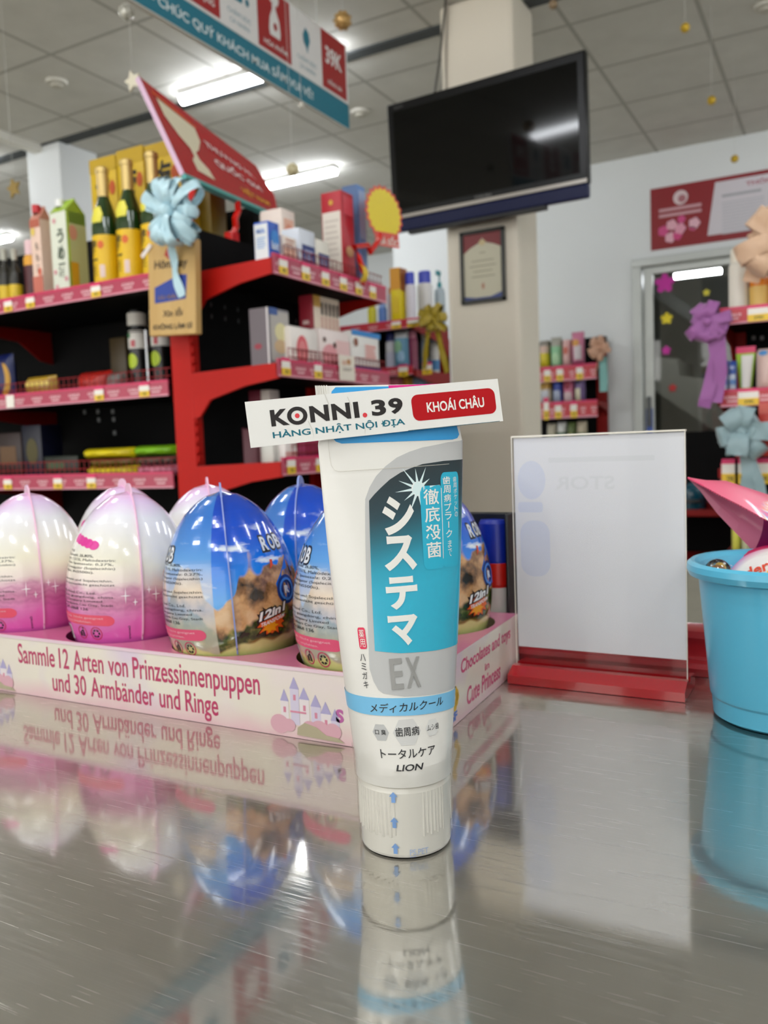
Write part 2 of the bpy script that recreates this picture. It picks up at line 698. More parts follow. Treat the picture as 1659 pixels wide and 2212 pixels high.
# ------------------------------------------------------------------ toothpaste tube
INK = P('16161a', 0.4)
WHITE = P('f1eee6', 0.3)
TH = radians(45.7)
TR, TN = V((cos(TH), sin(TH), 0)), V((sin(TH), -cos(TH), 0))
TB = V((-0.1482, 0.2765, TZ + 0.0002))
PER = 2 * pi * 0.0182


def a_of(b):
    lo, hi = 0.005, 0.04
    for _ in range(40):
        a = (lo + hi) / 2
        p = 4 * a + (2 * pi * b - 4 * b) * 0.9 if b < 0.003 else pi * (3 * (a + b) - sqrt((3 * a + b) * (a + 3 * b)))
        lo, hi = (a, hi) if p < PER else (lo, a)
    return lo


_abc = {}


def ab(v):
    k = round(v, 5)
    if k not in _abc:
        if v < 0.034:
            _abc[k] = (0.0181, 0.0180)
        else:
            s = min(1, (v - 0.034) / 0.138)
            bb = 0.0180 * (1 - s) + 0.0010 * s
            _abc[k] = (a_of(bb), bb)
    return _abc[k]


def TS(off=0.0, cap=False):
    def f(u, v):
        a, bb = (0.0170 + 0.0006 * v / 0.0265,) * 2 if cap else ab(v)
        ph = u * pi / 2
        e = sqrt((bb * sin(ph)) ** 2 + (a * cos(ph)) ** 2)
        nx, ny = bb * sin(ph) / e, a * cos(ph) / e
        return TR * (a * sin(ph) + nx * off) + TN * (bb * cos(ph) + ny * off) + V((0, 0, v))
    return f


def tube_white():
    m = M('tube_plastic', 'eeebe3', 0.28, coat=0.3)
    return m


tube = thing('toothpaste_tube', 'white and teal toothpaste tube standing on its cap on the steel counter', 'toothpaste', TB)
TW = tube_white()
b = B()
NU = 72
f0 = TS()
vs_ = [0.027, 0.0285, 0.0295] + [0.034 + 0.138 * k / 26 for k in range(27)]
rows = []
for v in vs_:
    rows.append([f0(4.0 * k / NU, v) * (1 if v > 0.0285 else 1) for k in range(NU)])
for i in range(len(rows) - 1):
    vs = rows[i] + rows[i + 1]
    b.add(vs, [(k, (k + 1) % NU, NU + (k + 1) % NU, NU + k) for k in range(NU)], TW)
b.add(rows[-1], [tuple(range(NU))], TW)
b.add(rows[0], [tuple(range(NU))[::-1]], TW)
# crimped seam: fine vertical ribs at the flat end
for k in range(46):
    u = -0.95 + 1.9 * k / 45
    if -0.625 < u < 0.76:
        continue
    f = TS(0.00025)
    b.ext([f(u - 0.008, 0.164), f(u + 0.008, 0.164), f(u + 0.008, 0.1722), f(u - 0.008, 0.1722)], TN * 0.0003, TW)
DK = 0.00012
f1, f2, f3, f4 = TS(DK), TS(2 * DK), TS(3 * DK), TS(4 * DK)
CUT = (0.06, 0.008)
GREYP, GREYL = P('c3c3c1', 0.33), P('d9d8d4', 0.3)


def panel_mat():
    m = M('tube_panel_print', '1caecb', 0.28, coat=0.3)
    n = N(m)
    x, y, z = n.sep(n.obj())
    nn = n.new('ShaderNodeVectorMath')
    nn.operation = 'DOT_PRODUCT'
    n.put(nn.inputs[0], n.obj())
    nn.inputs[1].default_value = tuple(TR)
    u = nn.outputs['Value']
    q = n.math('ADD', z, n.math('MULTIPLY', u, -0.22))
    n.color(n.ramp(q, [(0.0985, '23b3d2'), (0.1075, '16a0bd'), (0.116, '0d6f82'), (0.126, '0b3540'), (0.14, '0b2228')]))
    return m


PAN = panel_mat()
TEAL, BAND, SKYB, MAG, PILL = P('23b3d2', 0.3), P('7cc3ea', 0.3), P('2f9fe0', 0.3), P('e0218a', 0.3), P('e3214f', 0.3)
# silver field with its curved shoulder, then the dark-to-teal panel
b.shape(f1, [(-0.46, 0.070), (-0.43, 0.0655), (-0.385, 0.0625), (-0.33, 0.0612), (-0.1, 0.0597), (0.3, 0.0588), (0.7, 0.0583), (1.02, 0.0583), (1.02, 0.1512), (0.86, 0.1508), (0.55, 0.1503), (0.2455, 0.1487), (0.12, 0.1473), (0.006, 0.1454), (-0.10, 0.1424), (-0.19, 0.139), (-0.26, 0.135), (-0.309, 0.1309), (-0.32, 0.127)], GREYP, CUT)
b.shape(f2, [(-0.372, 0.0765), (-0.1, 0.0752), (0.3, 0.0745), (0.7, 0.0743), (1.0, 0.0745), (1.0, 0.1437), (0.75, 0.1436), (0.47, 0.1434), (0.236, 0.1426), (0.13, 0.1414), (0.029, 0.1399), (-0.07, 0.1376), (-0.158, 0.1347), (-0.22, 0.1325), (-0.2747, 0.1303)], PAN, CUT)
# star burst
GL = P('dff3f2', 0.3)
pts = []
rr = [0.0098, 0.006, 0.0085, 0.0075, 0.0095, 0.008, 0.0088, 0.007, 0.0095, 0.0072, 0.0085, 0.0068]
for k in range(24):
    a = pi * k / 12 + 0.1
    r = rr[k // 2] if k % 2 == 0 else 0.0021
    pts.append((0.182 + r * cos(a) / 0.0405, 0.1337 + r * sin(a)))
b.shape(f3, pts, GL, (0.06, 0))
b.disc(f3, 0.182, 0.1337, 0.065, 0.0027, P('f6faf6', 0.3))
# teal halo behind the small columns
b.rrect(f3, 0.425, 0.104, 0.72, 0.1392, 0.003, TEAL, CUT, 0.05)
b.rrect(f3, 0.195, 0.104, 0.45, 0.1346, 0.003, TEAL, CUT, 0.05)


def col_text(chars, us, vs, us2, bold, mat, f=f4, gap=0.12, small=None):
    """vertical column of characters: us/us2 = left/right u at top and bottom"""
    n = len(chars)
    tot = vs[0] - vs[1]
    for i, ch in enumerate(chars):
        t0, t1 = i / n, (i + 1) / n
        v1, v0 = vs[0] - tot * t0, vs[0] - tot * t1
        g = (v1 - v0) * gap / 2
        tm = (t0 + t1) / 2
        l = us[0] + (us2[0] - us[0]) * tm
        r = us[1] + (us2[1] - us[1]) * tm
        bx = [l, v0 + g, r, v1 - g]
        if small and ch in small:
            k = small[ch]
            du, dv = (r - l), (v1 - v0 - 2 * g)
            bx = [l + du * k[0], v0 + g + dv * k[1], l + du * k[2], v0 + g + dv * k[3]]
        b.text(f, ch, bx, mat, bold, CUT)


TXW = P('f4f2ea', 0.3)
# big katakana, each in its measured place
for ch, bx in (('シ', (-0.165, 0.1175, 0.125, 0.1315)), ('ス', (-0.185, 0.1045, 0.125, 0.1172)), ('テ', (-0.195, 0.0908, 0.112, 0.1025)), ('マ', (-0.205, 0.0778, 0.095, 0.0888))):
    b.text(f4, ch, bx, TXW, 0.045, CUT)
col_text('徹底殺菌', (0.225, 0.395), (0.1337, 0.1078), (0.235, 0.405), 0.012, TXW)
col_text('歯周病プラーク', (0.448, 0.555), (0.1378, 0.1148), (0.475, 0.575), 0.01, TXW, small={'ー': (0.4, 0.05, 0.55, 0.95)})
col_text('まで', (0.5, 0.565), (0.1142, 0.1078), (0.5, 0.565), 0.0, TXW)
col_text('歯周ポケットの', (0.60, 0.665), (0.1375, 0.1222), (0.63, 0.695), 0.0, TXW, small={'ッ': (0.1, 0.05, 0.9, 0.75)})
b.rect(f4, 0.424, 0.1075, 0.432, 0.1335, TXW, CUT)
# EX in brushed silver
EXG = P('9c9b98', 0.35, metal=0.3)
b.text(f4, 'E', (-0.232, 0.0625, -0.10, 0.0735), EXG, 0.02, CUT)
b.text(f4, 'X', (-0.065, 0.0625, 0.09, 0.0735), EXG, 0.02, CUT)
# red pill and side column
b.rrect(f2, -0.552, 0.0772, -0.458, 0.0850, 0.0012, PILL, CUT, 0.02)
col_text('薬用', (-0.537, -0.473), (0.0845, 0.0777), (-0.537, -0.473), 0.0, TXW, f3)
col_text('ハミガキ', (-0.562, -0.492), (0.0758, 0.0627), (-0.56, -0.50), 0.005, INK, f3, 0.2)
# blue band
b.shape(f2, [(-1.25, 0.0545), (-0.95, 0.054), (-0.6, 0.0534), (-0.2, 0.0531), (0.3, 0.0522), (0.85, 0.0508), (1.2, 0.050), (1.2, 0.0572), (0.85, 0.0575), (0.3, 0.0585), (-0.2, 0.0594), (-0.6, 0.0599), (-0.95, 0.0603), (-1.25, 0.0606)], BAND, CUT)
b.text(f3, 'メディカルクール', (-0.52, 0.0543, 0.375, 0.0577), INK, 0.008, CUT, 0.03 / 0.0034 * 0.6)
# hexagons with captions
for u, v, ru, rv, mt in ((-0.425, 0.0471, 0.105, 0.0030, GREYP), (-0.11, 0.0470, 0.165, 0.0047, GREYL), (0.215, 0.0473, 0.10, 0.0030, P('e3e2dd', 0.3))):
    b.shape(f1, [(u + ru * cos(pi * k / 3), v + rv * 1.13 * sin(pi * k / 3)) for k in range(6)], mt, CUT)
b.text(f2, '口 臭', (-0.495, 0.0463, -0.355, 0.0482), INK, 0.01, CUT)
b.text(f2, '歯周病', (-0.245, 0.0456, 0.035, 0.0489), INK, 0.01, CUT)
b.text(f2, 'ムシ歯', (0.135, 0.0463, 0.305, 0.0486), INK, 0.0, CUT)
b.text(f2, 'トータルケア', (-0.46, 0.0378, 0.235, 0.0412), INK, 0.01, CUT)
b.text(f2, 'LION', (-0.29, 0.0333, 0.04, 0.0357), INK, 0.02, CUT, 10.0)
# coloured frame of the top flap and the clear-film outline
b.shape(f1, [(-0.61, 0.1535), (-0.57, 0.1520), (-0.5, 0.1512), (0.0, 0.1512), (0.62, 0.1512), (0.72, 0.1517), (0.77, 0.1530), (0.77, 0.1565), (-0.61, 0.1565)], SKYB, CUT)
b.shape(f1, [(-0.61, 0.160), (-0.535, 0.160), (-0.51, 0.1680), (-0.45, 0.1692), (-0.02, 0.1692), (-0.02, 0.1714), (-0.53, 0.1714), (-0.585, 0.1700), (-0.605, 0.168)], SKYB, CUT)
b.shape(f1, [(-0.02, 0.1690), (0.64, 0.1690), (0.70, 0.168), (0.74, 0.164), (0.76, 0.164), (0.74, 0.1700), (0.70, 0.1716), (0.62, 0.1722), (-0.02, 0.1718)], MAG, CUT)
b.text(f2, 'NEW', (0.06, 0.1688, 0.21, 0.1700), TXW, 0.01, CUT)
LINE = P('cfcabc', 0.4)
for q in ([(-0.68, 0.156), (-0.68, 0.147), (-0.665, 0.1435), (-0.62, 0.1416), (-0.55, 0.1411), (0.55, 0.1421)],):
    for i in range(len(q) - 1):
        (u0, v0), (u1, v1) = q[i], q[i + 1]
        h = abs(u1 - u0) > abs(v1 - v0) * 25
        du, dv = (0, 0.00016) if h else (0.005, 0)
        b.shape(f3, [(u0, v0), (u1, v1), (u1 + du, v1 + dv), (u0 + du, v0 + dv)], LINE, CUT)
b.build('tube_body', tube, angle=30)
# cap with groups of fine ribs
b = B()
CAPM = M('cap_plastic', 'efebe0', 0.25, coat=0.4)
pr = [(0, 0), (0.0160, 0), (0.0167, 0.0005), (0.0170, 0.0014), (0.0174, 0.0245), (0.0170, 0.0262), (0.0160, 0.0268), (0, 0.0268)]
b.lathe((0, 0, 0), pr, CAPM, 64)
fc = TS(0.00005, True)
for k in range(70):
    u = -2.0 + 4.0 * k / 70
    if -0.33 < u < 0.02 or 0.42 < u < 0.7 or u > 1.0 and u < 1.2:
        continue
    pts = []
    for j in range(5):
        a = u + 0.019 * (j - 2) / 2
        pts.append(TS(0.00035 * sin(pi * j / 4), True)(a, 0.008 + 0.001 * (k % 2)))
    b.ext(pts, V((0, 0, 0.0165 - 0.001 * (k % 2))), CAPM)
ARB = P('86aee6', 0.35)
fd = TS(0.0005, True)
for v in (0.0215, 0.0120, 0.0022):
    u = -0.345
    b.shape(fd, [(u - 0.026, v), (u + 0.026, v), (u + 0.026, v + 0.0022), (u + 0.055, v + 0.0022), (u, v + 0.0040), (u - 0.055, v + 0.0022), (u - 0.026, v + 0.0022)], ARB, (0.06, 0))
b.text(fd, 'PS.PET', (-0.155, 0.0016, 0.10, 0.0038), P('b5c6e8', 0.35), 0, CUT)
b.rect(fd, -0.155, 0.0009, -0.07, 0.0011, P('b5c6e8', 0.35), CUT)
b.build('cap', tube, angle=30)
# torn clear shrink film round the cap and shoulder
b = B()
FILM = clear_mat('shrink_film', (1, 1, 0.995), 0.0, 0.05, 0.3)


def filmtop(u):
    base = 0.0335 + 0.006 * max(0, u) - 0.001 * cos(u * 3)
    return base + 0.0012 * sin(u * 17) + 0.0008 * sin(u * 41 + 1) + (0.004 if u < -0.55 else 0)


rows = []
for j in range(9):
    row = []
    for k in range(121):
        u = -2 + 4 * k / 120
        top = filmtop(u)
        v = 0.0012 + (top - 0.0012) * j / 8
        wr = 0.0006 + 0.00018 * sin(u * 23 + v * 300) + 0.00012 * sin(u * 61)
        row.append(TS(wr, v < 0.0268)(u, v))
    rows.append(row)
b.grid(rows, FILM)
b.build('shrink_film', tube, angle=80)

# ------------------------------------------------------------------ store tag stuck across the tube
tg = B()
A0 = V((-0.1988, 0.0, 0.0))
tl, tr, br, bl = [ond(x, y, d) for x, y, d in ((543, 868, 0.306), (1068, 820, 0.3315), (1078, 908, 0.3315), (553, 964, 0.306))]
cx = (tl + tr + br + bl) / 4
# keep it a true flat strip just in front of the tube's flattened end
ex = ((tr - tl) + (br - bl)).normalized()
ez = ((tl - bl) + (tr - br))
ez = (ez - ex * ez.dot(ex)).normalized()
en = ex.cross(ez)
if en.dot(CAM_POS - cx) < 0:
    en = -en
TWD, THT = ((tr - tl).length + (br - bl).length) / 2, ((tl - bl).length + (tr - br).length) / 2
# distance: the strip touches the front of the tube at its own height
ctr = TB + TN * 0.0047 + V((0, 0, cx.z - TB.z))
off = (ctr - cx).dot(en)
cx = CAM_POS + (cx - CAM_POS) * (1 + off / ((cx - CAM_POS).dot(en)))
TAGP = P('efede7', 0.4)


def tagf(off):
    def f(u, v):
        wv = 0.00022 * sin(u * 260 + v * 90) * math.exp(-(u / 0.03) ** 2) - 0.0010 * (abs(u) / (TWD / 2)) ** 2
        return ex * u + ez * v + en * (off + wv)
    return f


hw, hh = TWD / 2, THT / 2
for o_, flip in ((0.0, False), (-0.0003, True)):
    g = tagf(o_)
    tg.grid([[g(-hw + 2 * hw * i / 60, -hh + 2 * hh * j / 6) for i in range(61)] for j in range(7)], TAGP)
ed = []
g0, g1 = tagf(0), tagf(-0.0003)
for p0, p1 in (((-hw, -hh), (hw, -hh)), ((hw, -hh), (hw, hh)), ((hw, hh), (-hw, hh)), ((-hw, hh), (-hw, -hh))):
    for i in range(30):
        q0 = [p0[k] + (p1[k] - p0[k]) * i / 30 for k in (0, 1)]
        q1 = [p0[k] + (p1[k] - p0[k]) * (i + 1) / 30 for k in (0, 1)]
        tg.add([g0(*q0), g0(*q1), g1(*q1), g1(*q0)], [(0, 1, 2, 3)], TAGP)
CT = (0.002, 0)
t1, t2 = tagf(0.00008), tagf(0.00016)
TDK, TRED, TTEAL = P('2a2625', 0.5, spec=0.25), M('tag_red', 'b80c16', 0.5, spec=0.2), P('156c7e', 0.5, spec=0.3)


def tu(x):
    return -hw + 2 * hw * x


def tv(y):
    return -hh + 2 * hh * y


for ch, x0, x1 in (('K', 0.085, 0.153), ('O', 0.148, 0.222), ('N', 0.231, 0.303), ('N', 0.314, 0.386), ('I', 0.399, 0.419), ('3', 0.468, 0.524), ('9', 0.535, 0.592)):
    if ch == 'O':
        tg.ringd(t1, tu(0.184), tv(0.59), tu(0.222) - tu(0.184), 2 * hh * 0.2, 0.42, TDK)
        tg.disc(t1, tu(0.184), tv(0.59), 0.00085, 0.00085, P('e0323c', 0.4))
    else:
        tg.text(t1, ch, (tu(x0), tv(0.41), tu(x1), tv(0.77)), TDK, 0.042, CT)
tg.disc(t1, tu(0.44), tv(0.455), 0.00085, 0.00085, P('e0323c', 0.4))
tg.text(t1, 'HÀNG NHẬT NỘI ĐỊA', (tu(0.085), tv(0.115), tu(0.592), tv(0.335)), TTEAL, 0.02, CT)
tg.rrect(t1, tu(0.628), tv(0.20), tu(0.978), tv(0.80), 0.0026, TRED, CT)
tg.text(t2, 'KHOÁI CHÂU', (tu(0.688), tv(0.37), tu(0.928), tv(0.66)), TXW, 0.022, CT)
tg.rect(t1, tu(0.60), tv(0.0), tu(0.985), tv(0.012), P('1d5560', 0.4), CT)
CRE = P('d8d5cc', 0.4)
for x0, y0, x1, y1 in ((0.295, 1, 0.305, 0.55), (0.38, 0.9, 0.39, 0.5), (0.22, 0.45, 0.235, 0.05), (0.425, 0.3, 0.43, 0.0)):
    tg.shape(t1, [(tu(x0), tv(y0)), (tu(x0 + 0.003), tv(y0)), (tu((x0 + x1) / 2 + 0.008), tv((y0 + y1) / 2)), (tu(x1), tv(y1)), (tu((x0 + x1) / 2 + 0.004), tv((y0 + y1) / 2))], CRE, CT)
tag(tg.build('store_tag', org=(0, 0, 0)), 'white paper store tag with red pill stuck across the top of the toothpaste tube', 'tag').location = cx
# ------------------------------------------------------------------ display tray of surprise eggs
TY0, TY1, TX1, TX1B, TX0 = 0.353, 0.521, -0.181, -0.1905, -0.66
TTOP = 0.037
EGGR = [(-0.588, 0), (-0.500, 0), (-0.410, 0), (-0.3205, 0), (-0.2315, 0)]
ROWY = (0.395, 0.478)
HOLE = 0.0392


def tray_print():
    m = M('tray_print', 'ead9cf', 0.35, coat=0.15)
    n = N(m)
    x, y, z = n.sep(n.obj())
    q = n.noise(n.obj(), 14, 3)
    c = n.ramp(q, [(0.3, 'f0dfe0'), (0.45, 'efe5d6'), (0.58, 'f2e9d8'), (0.72, 'e6d3e2')])
    zz = n.math('ADD', z, n.math('MULTIPLY', n.noise(n.obj(), 40, 2), 0.012))
    c = n.mix(n.step(zz, 0.012, 0.012), 'ecc4c8', c)
    n.color(c)
    return m


def tray_top():
    m = M('tray_top_print', 'd9799f', 0.25, coat=0.3)
    n = N(m)
    n.color(n.mix(n.noise(n.obj(), 25, 3), 'd3709a', 'e08bab'))
    return m


TORG = V((TX1, TY0, TZ + 0.0002))
tray = thing('display_tray', 'pink cardboard display tray with red lettering holding the toy eggs', 'display tray', TORG)
b = B()
TP, TT = tray_print(), tray_top()
W0, W1 = TX0 - TX1, 0.0
D = TY1 - TY0
XB = TX1B - TX1
b.add([(W0, 0, 0), (0, 0, 0), (0, 0, TTOP), (W0, 0, TTOP)], [(0, 1, 2, 3)], TP)
b.add([(0, 0, 0), (XB, D, 0), (XB, D, TTOP), (0, 0, TTOP)], [(0, 1, 2, 3)], TP)
b.add([(XB, D, 0), (W0, D, 0), (W0, D, TTOP), (XB, D, TTOP)], [(0, 1, 2, 3)], TP)
b.add([(W0, D, 0), (W0, 0, 0), (W0, 0, TTOP), (W0, D, TTOP)], [(0, 1, 2, 3)], TP)
b.add([(W0, 0, 0.001), (0, 0, 0.001), (XB, D, 0.001), (W0, D, 0.001)], [(0, 1, 2, 3)], TP)
FE = F((0, -0.00015, 0), (1, 0, 0), (0, 0, 1))
PINKP = P('c03a66', 0.4)


def fr(x, y):
    p = ony(x, y, TY0)
    return p.x - TX1, p.z - TORG.z


def frbox(x0, y0, x1, y1):
    a, c = fr(x0, y0), fr(x1, y1)
    return a, c


# lettering, one word each so that the long lines keep their spacing
def word_line(words, px0, px1, v0, v1, bold=0.01):
    full = ' '.join(words)
    a, c = fr(px0, 1450)[0], fr(px1, 1500)[0]
    ws = []
    for w_ in words:
        g = glyph(w_, bold)[0]
        ws.append(max(p[0] for p in g) - min(p[0] for p in g))
    sp = 0.36
    tot = sum(ws) + sp * (len(words) - 1)
    k = (c - a) / tot
    u = a
    for w_, wd in zip(words, ws):
        g = glyph(w_, bold)[0]
        vs, fs = glyph(w_, bold)
        x0 = min(p[0] for p in vs)
        ky = (v1 - v0) / 0.73
        b.flat(FE, [(u + (x - x0) * k, v0 + y * ky) for x, y in vs], fs, PINKP)
        u += (wd + sp) * k


word_line(['Sammle', '12', 'Arten', 'von', 'Prinzessinnenpuppen'], 42, 562, 0.0205, 0.0335)
word_line(['und', '30', 'Armbänder', 'und', 'Ringe'], 112, 470, 0.0055, 0.0180)
# generic toy castle print at both ends of the front
for cxp, sc in ((668, 1.0), (-8, 1.0)):
    cu = fr(cxp, 1520)[0]
    LIL, LIL2, ROSE, CRM = P('ddd4e6', 0.5), P('b5acd2', 0.5), P('dd8ea4', 0.5), P('f1e6e6', 0.5)
    for dx, hgt, wd, mt in ((-0.0155, 0.019, 0.005, CRM), (-0.009, 0.026, 0.0055, LIL), (-0.003, 0.021, 0.006, CRM), (0.004, 0.018, 0.006, LIL), (0.010, 0.015, 0.006, CRM), (0.0155, 0.012, 0.005, LIL)):
        b.rect(FE, cu + dx - wd / 2, 0.007, cu + dx + wd / 2, hgt, mt)
        b.shape(FE, [(cu + dx - wd * 0.55, hgt), (cu + dx + wd * 0.55, hgt), (cu + dx, hgt + 0.0065)], LIL2)
        b.rect(F((0, -0.0002, 0), (1, 0, 0), (0, 0, 1)), cu + dx - 0.0008, hgt - 0.006, cu + dx + 0.0008, hgt - 0.003, ROSE)
    b.rect(F((0, -0.0003, 0), (1, 0, 0), (0, 0, 1)), cu - 0.012, 0.0135, cu - 0.002, 0.0145, ROSE)
    for dk, (dx, r) in enumerate(((-0.019, 0.006), (-0.013, 0.004), (0.006, 0.0055), (0.014, 0.005), (0.0, 0.0045))):
        b.disc(F((0, -0.00028 - 0.00005 * dk, 0), (1, 0, 0), (0, 0, 1)), cu + dx, 0.0065, r, r * 0.85, P('e3b0bb', 0.5))
    b.shape(F((0, -0.00060, 0), (1, 0, 0), (0, 0, 1)), [(cu - 0.008, 0.002), (cu + 0.021, 0.0012), (cu + 0.017, 0.0035), (cu + 0.010, 0.004), (cu + 0.004, 0.0075), (cu - 0.003, 0.009), (cu - 0.0075, 0.006)], P('b9ae90', 0.5))
b.text(FE, 'S', (fr(725, 1530)[0], 0.0115, fr(742, 1530)[0], 0.0185), P('c46aa8', 0.4), 0.05)
# right-hand side lettering
FS = F((0.00015, 0, 0), V((XB, D, 0)).normalized(), (0, 0, 1))
PK2 = P('dd5a86', 0.4)
b.text(FS, 'Chocolates and toys', (0.060, 0.0225, 0.150, 0.0325), PK2, 0.02, None, 0.15)
b.text(FS, 'in', (0.100, 0.0165, 0.108, 0.0205), PK2, 0.02)
b.text(FS, 'Cute Princess', (0.068, 0.0050, 0.128, 0.0150), PK2, 0.02, None, 0.15)
for k in range(9):
    a = k * 0.7
    b.disc(FS, 0.050 + 0.004 * sin(a), 0.010 + 0.0021 * k, 0.0025, 0.0025, P('f0c23c', 0.4))
b.text(FS, 'SF', (0.044, 0.0025, 0.053, 0.0075), P('5b7fd0', 0.4), 0.05)
# top sheet with a round opening for each egg
xs = [TX0] + [(EGGR[i][0] + EGGR[i + 1][0]) / 2 for i in range(4)] + [-0.1915]
ys = [TY0, (ROWY[0] + ROWY[1]) / 2, TY1]
for i in range(5):
    for j in range(2):
        c = V((EGGR[i][0] - TX1, ROWY[j] - TY0, TTOP))
        x0, x1 = xs[i] - TX1, xs[i + 1] - TX1
        y0, y1 = ys[j] - TY0, ys[j + 1] - TY0
        n = 40
        inn, out = [], []
        for k in range(n):
            a = 2 * pi * (k + 0.5) / n
            d = V((cos(a), sin(a), 0))
            inn.append(c + d * HOLE)
            t = min(((x1 - c.x) / d.x if d.x > 0 else (x0 - c.x) / d.x) if abs(d.x) > 1e-6 else 9, ((y1 - c.y) / d.y if d.y > 0 else (y0 - c.y) / d.y) if abs(d.y) > 1e-6 else 9)
            out.append(c + d * t)
        for qx, qy in ((x0, y0), (x1, y0), (x1, y1), (x0, y1)):
            kk = min(range(n), key=lambda k_: (out[k_] - V((qx, qy, TTOP))).length)
            out[kk] = V((qx, qy, TTOP))
        b.add(inn + out, [(k, n + k, n + (k + 1) % n, (k + 1) % n) for k in range(n)], TT)
b.add([(-0.1915 - TX1, 0, TTOP), (0, 0, TTOP), (XB, D, TTOP), (-0.1915 - TX1, D, TTOP)], [(0, 1, 2, 3)], TT)
b.box((W0, -0.0004, TTOP - 0.0012), (0.0003, 0.0004, TTOP + 0.0006), P('f0d4de', 0.35))
b.build('tray_body', tray, angle=20)

# ------------------------------------------------------------------ eggs
EPROF = [(0, 0), (0.015, 0.0006), (0.0215, 0.004), (0.0275, 0.013), (0.0325, 0.025), (0.0362, 0.036), (0.0388, 0.047), (0.0398, 0.058), (0.0397, 0.066), (0.0385, 0.076), (0.0360, 0.087), (0.0325, 0.0965), (0.0275, 0.1065), (0.0215, 0.1145), (0.0145, 0.1205), (0.0075, 0.1245), (0, 0.1258)]


def er(z):
    for i in range(len(EPROF) - 1):
        (r0, z0), (r1, z1) = EPROF[i], EPROF[i + 1]
        if z0 <= z <= z1:
            # catmull-rom on r
            pm = EPROF[max(i - 1, 0)][0]
            pn = EPROF[min(i + 2, len(EPROF) - 1)][0]
            t = (z - z0) / (z1 - z0)
            return 0.5 * ((2 * r0) + (-pm + r1) * t + (2 * pm - 5 * r0 + 4 * r1 - pn) * t * t + (-pm + 3 * r0 - 3 * r1 + pn) * t ** 3) if 2 <= i <= len(EPROF) - 4 else r0 + (r1 - r0) * t
    return 0


def eggf(off=0.0):
    def f(az, z):
        r = er(z)
        dr = (er(min(z + 0.001, 0.125)) - er(max(z - 0.001, 0.001))) / 0.002
        n = V((1, -dr)).normalized()
        a = radians(az)
        return V(((r + n.x * off) * cos(a), (r + n.x * off) * sin(a), z + n.y * off))
    return f


def pink_mat():
    m = M('pink_egg_print', 'e070c0', 0.12, coat=0.6)
    n = N(m)
    o = n.obj()
    x, y, z = n.sep(o)
    t = n.math('DIVIDE', z, 0.126)
    w1 = n.noise(n.mapv(o, (1, 1, 0.35)), 34, 3)
    t2 = n.math('ADD', t, n.math('MULTIPLY', n.math('SUBTRACT', w1, 0.5), 0.16))
    c = n.ramp(t2, [(0.10, 'd050ac'), (0.30, 'dd5cb4'), (0.40, 'e478bc'), (0.47, 'cf78a4'), (0.53, 'd79ab4'), (0.57, 'ead8cf'), (0.66, 'f3edd6'), (0.76, 'f1eee6'), (0.86, 'efeef4'), (0.93, 'e7cdf0'), (1.0, 'f2a4d6')])
    wv = n.new('ShaderNodeTexWave')
    wv.bands_direction = 'Z'
    n.put(wv.inputs['Vector'], o)
    wv.inputs['Scale'].default_value = 75
    wv.inputs['Distortion'].default_value = 7
    wv.inputs['Detail Scale'].default_value = 2.0
    band = n.math('MULTIPLY', n.step(t2, 0.42, 0.05), n.math('SUBTRACT', 1.0, n.step(t2, 0.55, 0.04)))
    c = n.mix(n.math('MULTIPLY', n.math('MULTIPLY', wv.outputs[1], band), 0.35), c, 'a8507e')
    # the darker print half right of the seam
    dk = n.math('MULTIPLY', n.step(x, 0.004, 0.02), n.math('SUBTRACT', 1.0, n.step(t, 0.5, 0.25)))
    c = n.mix(n.math('MULTIPLY', dk, 0.45), c, 'b02a84')
    n.color(c)
    return m


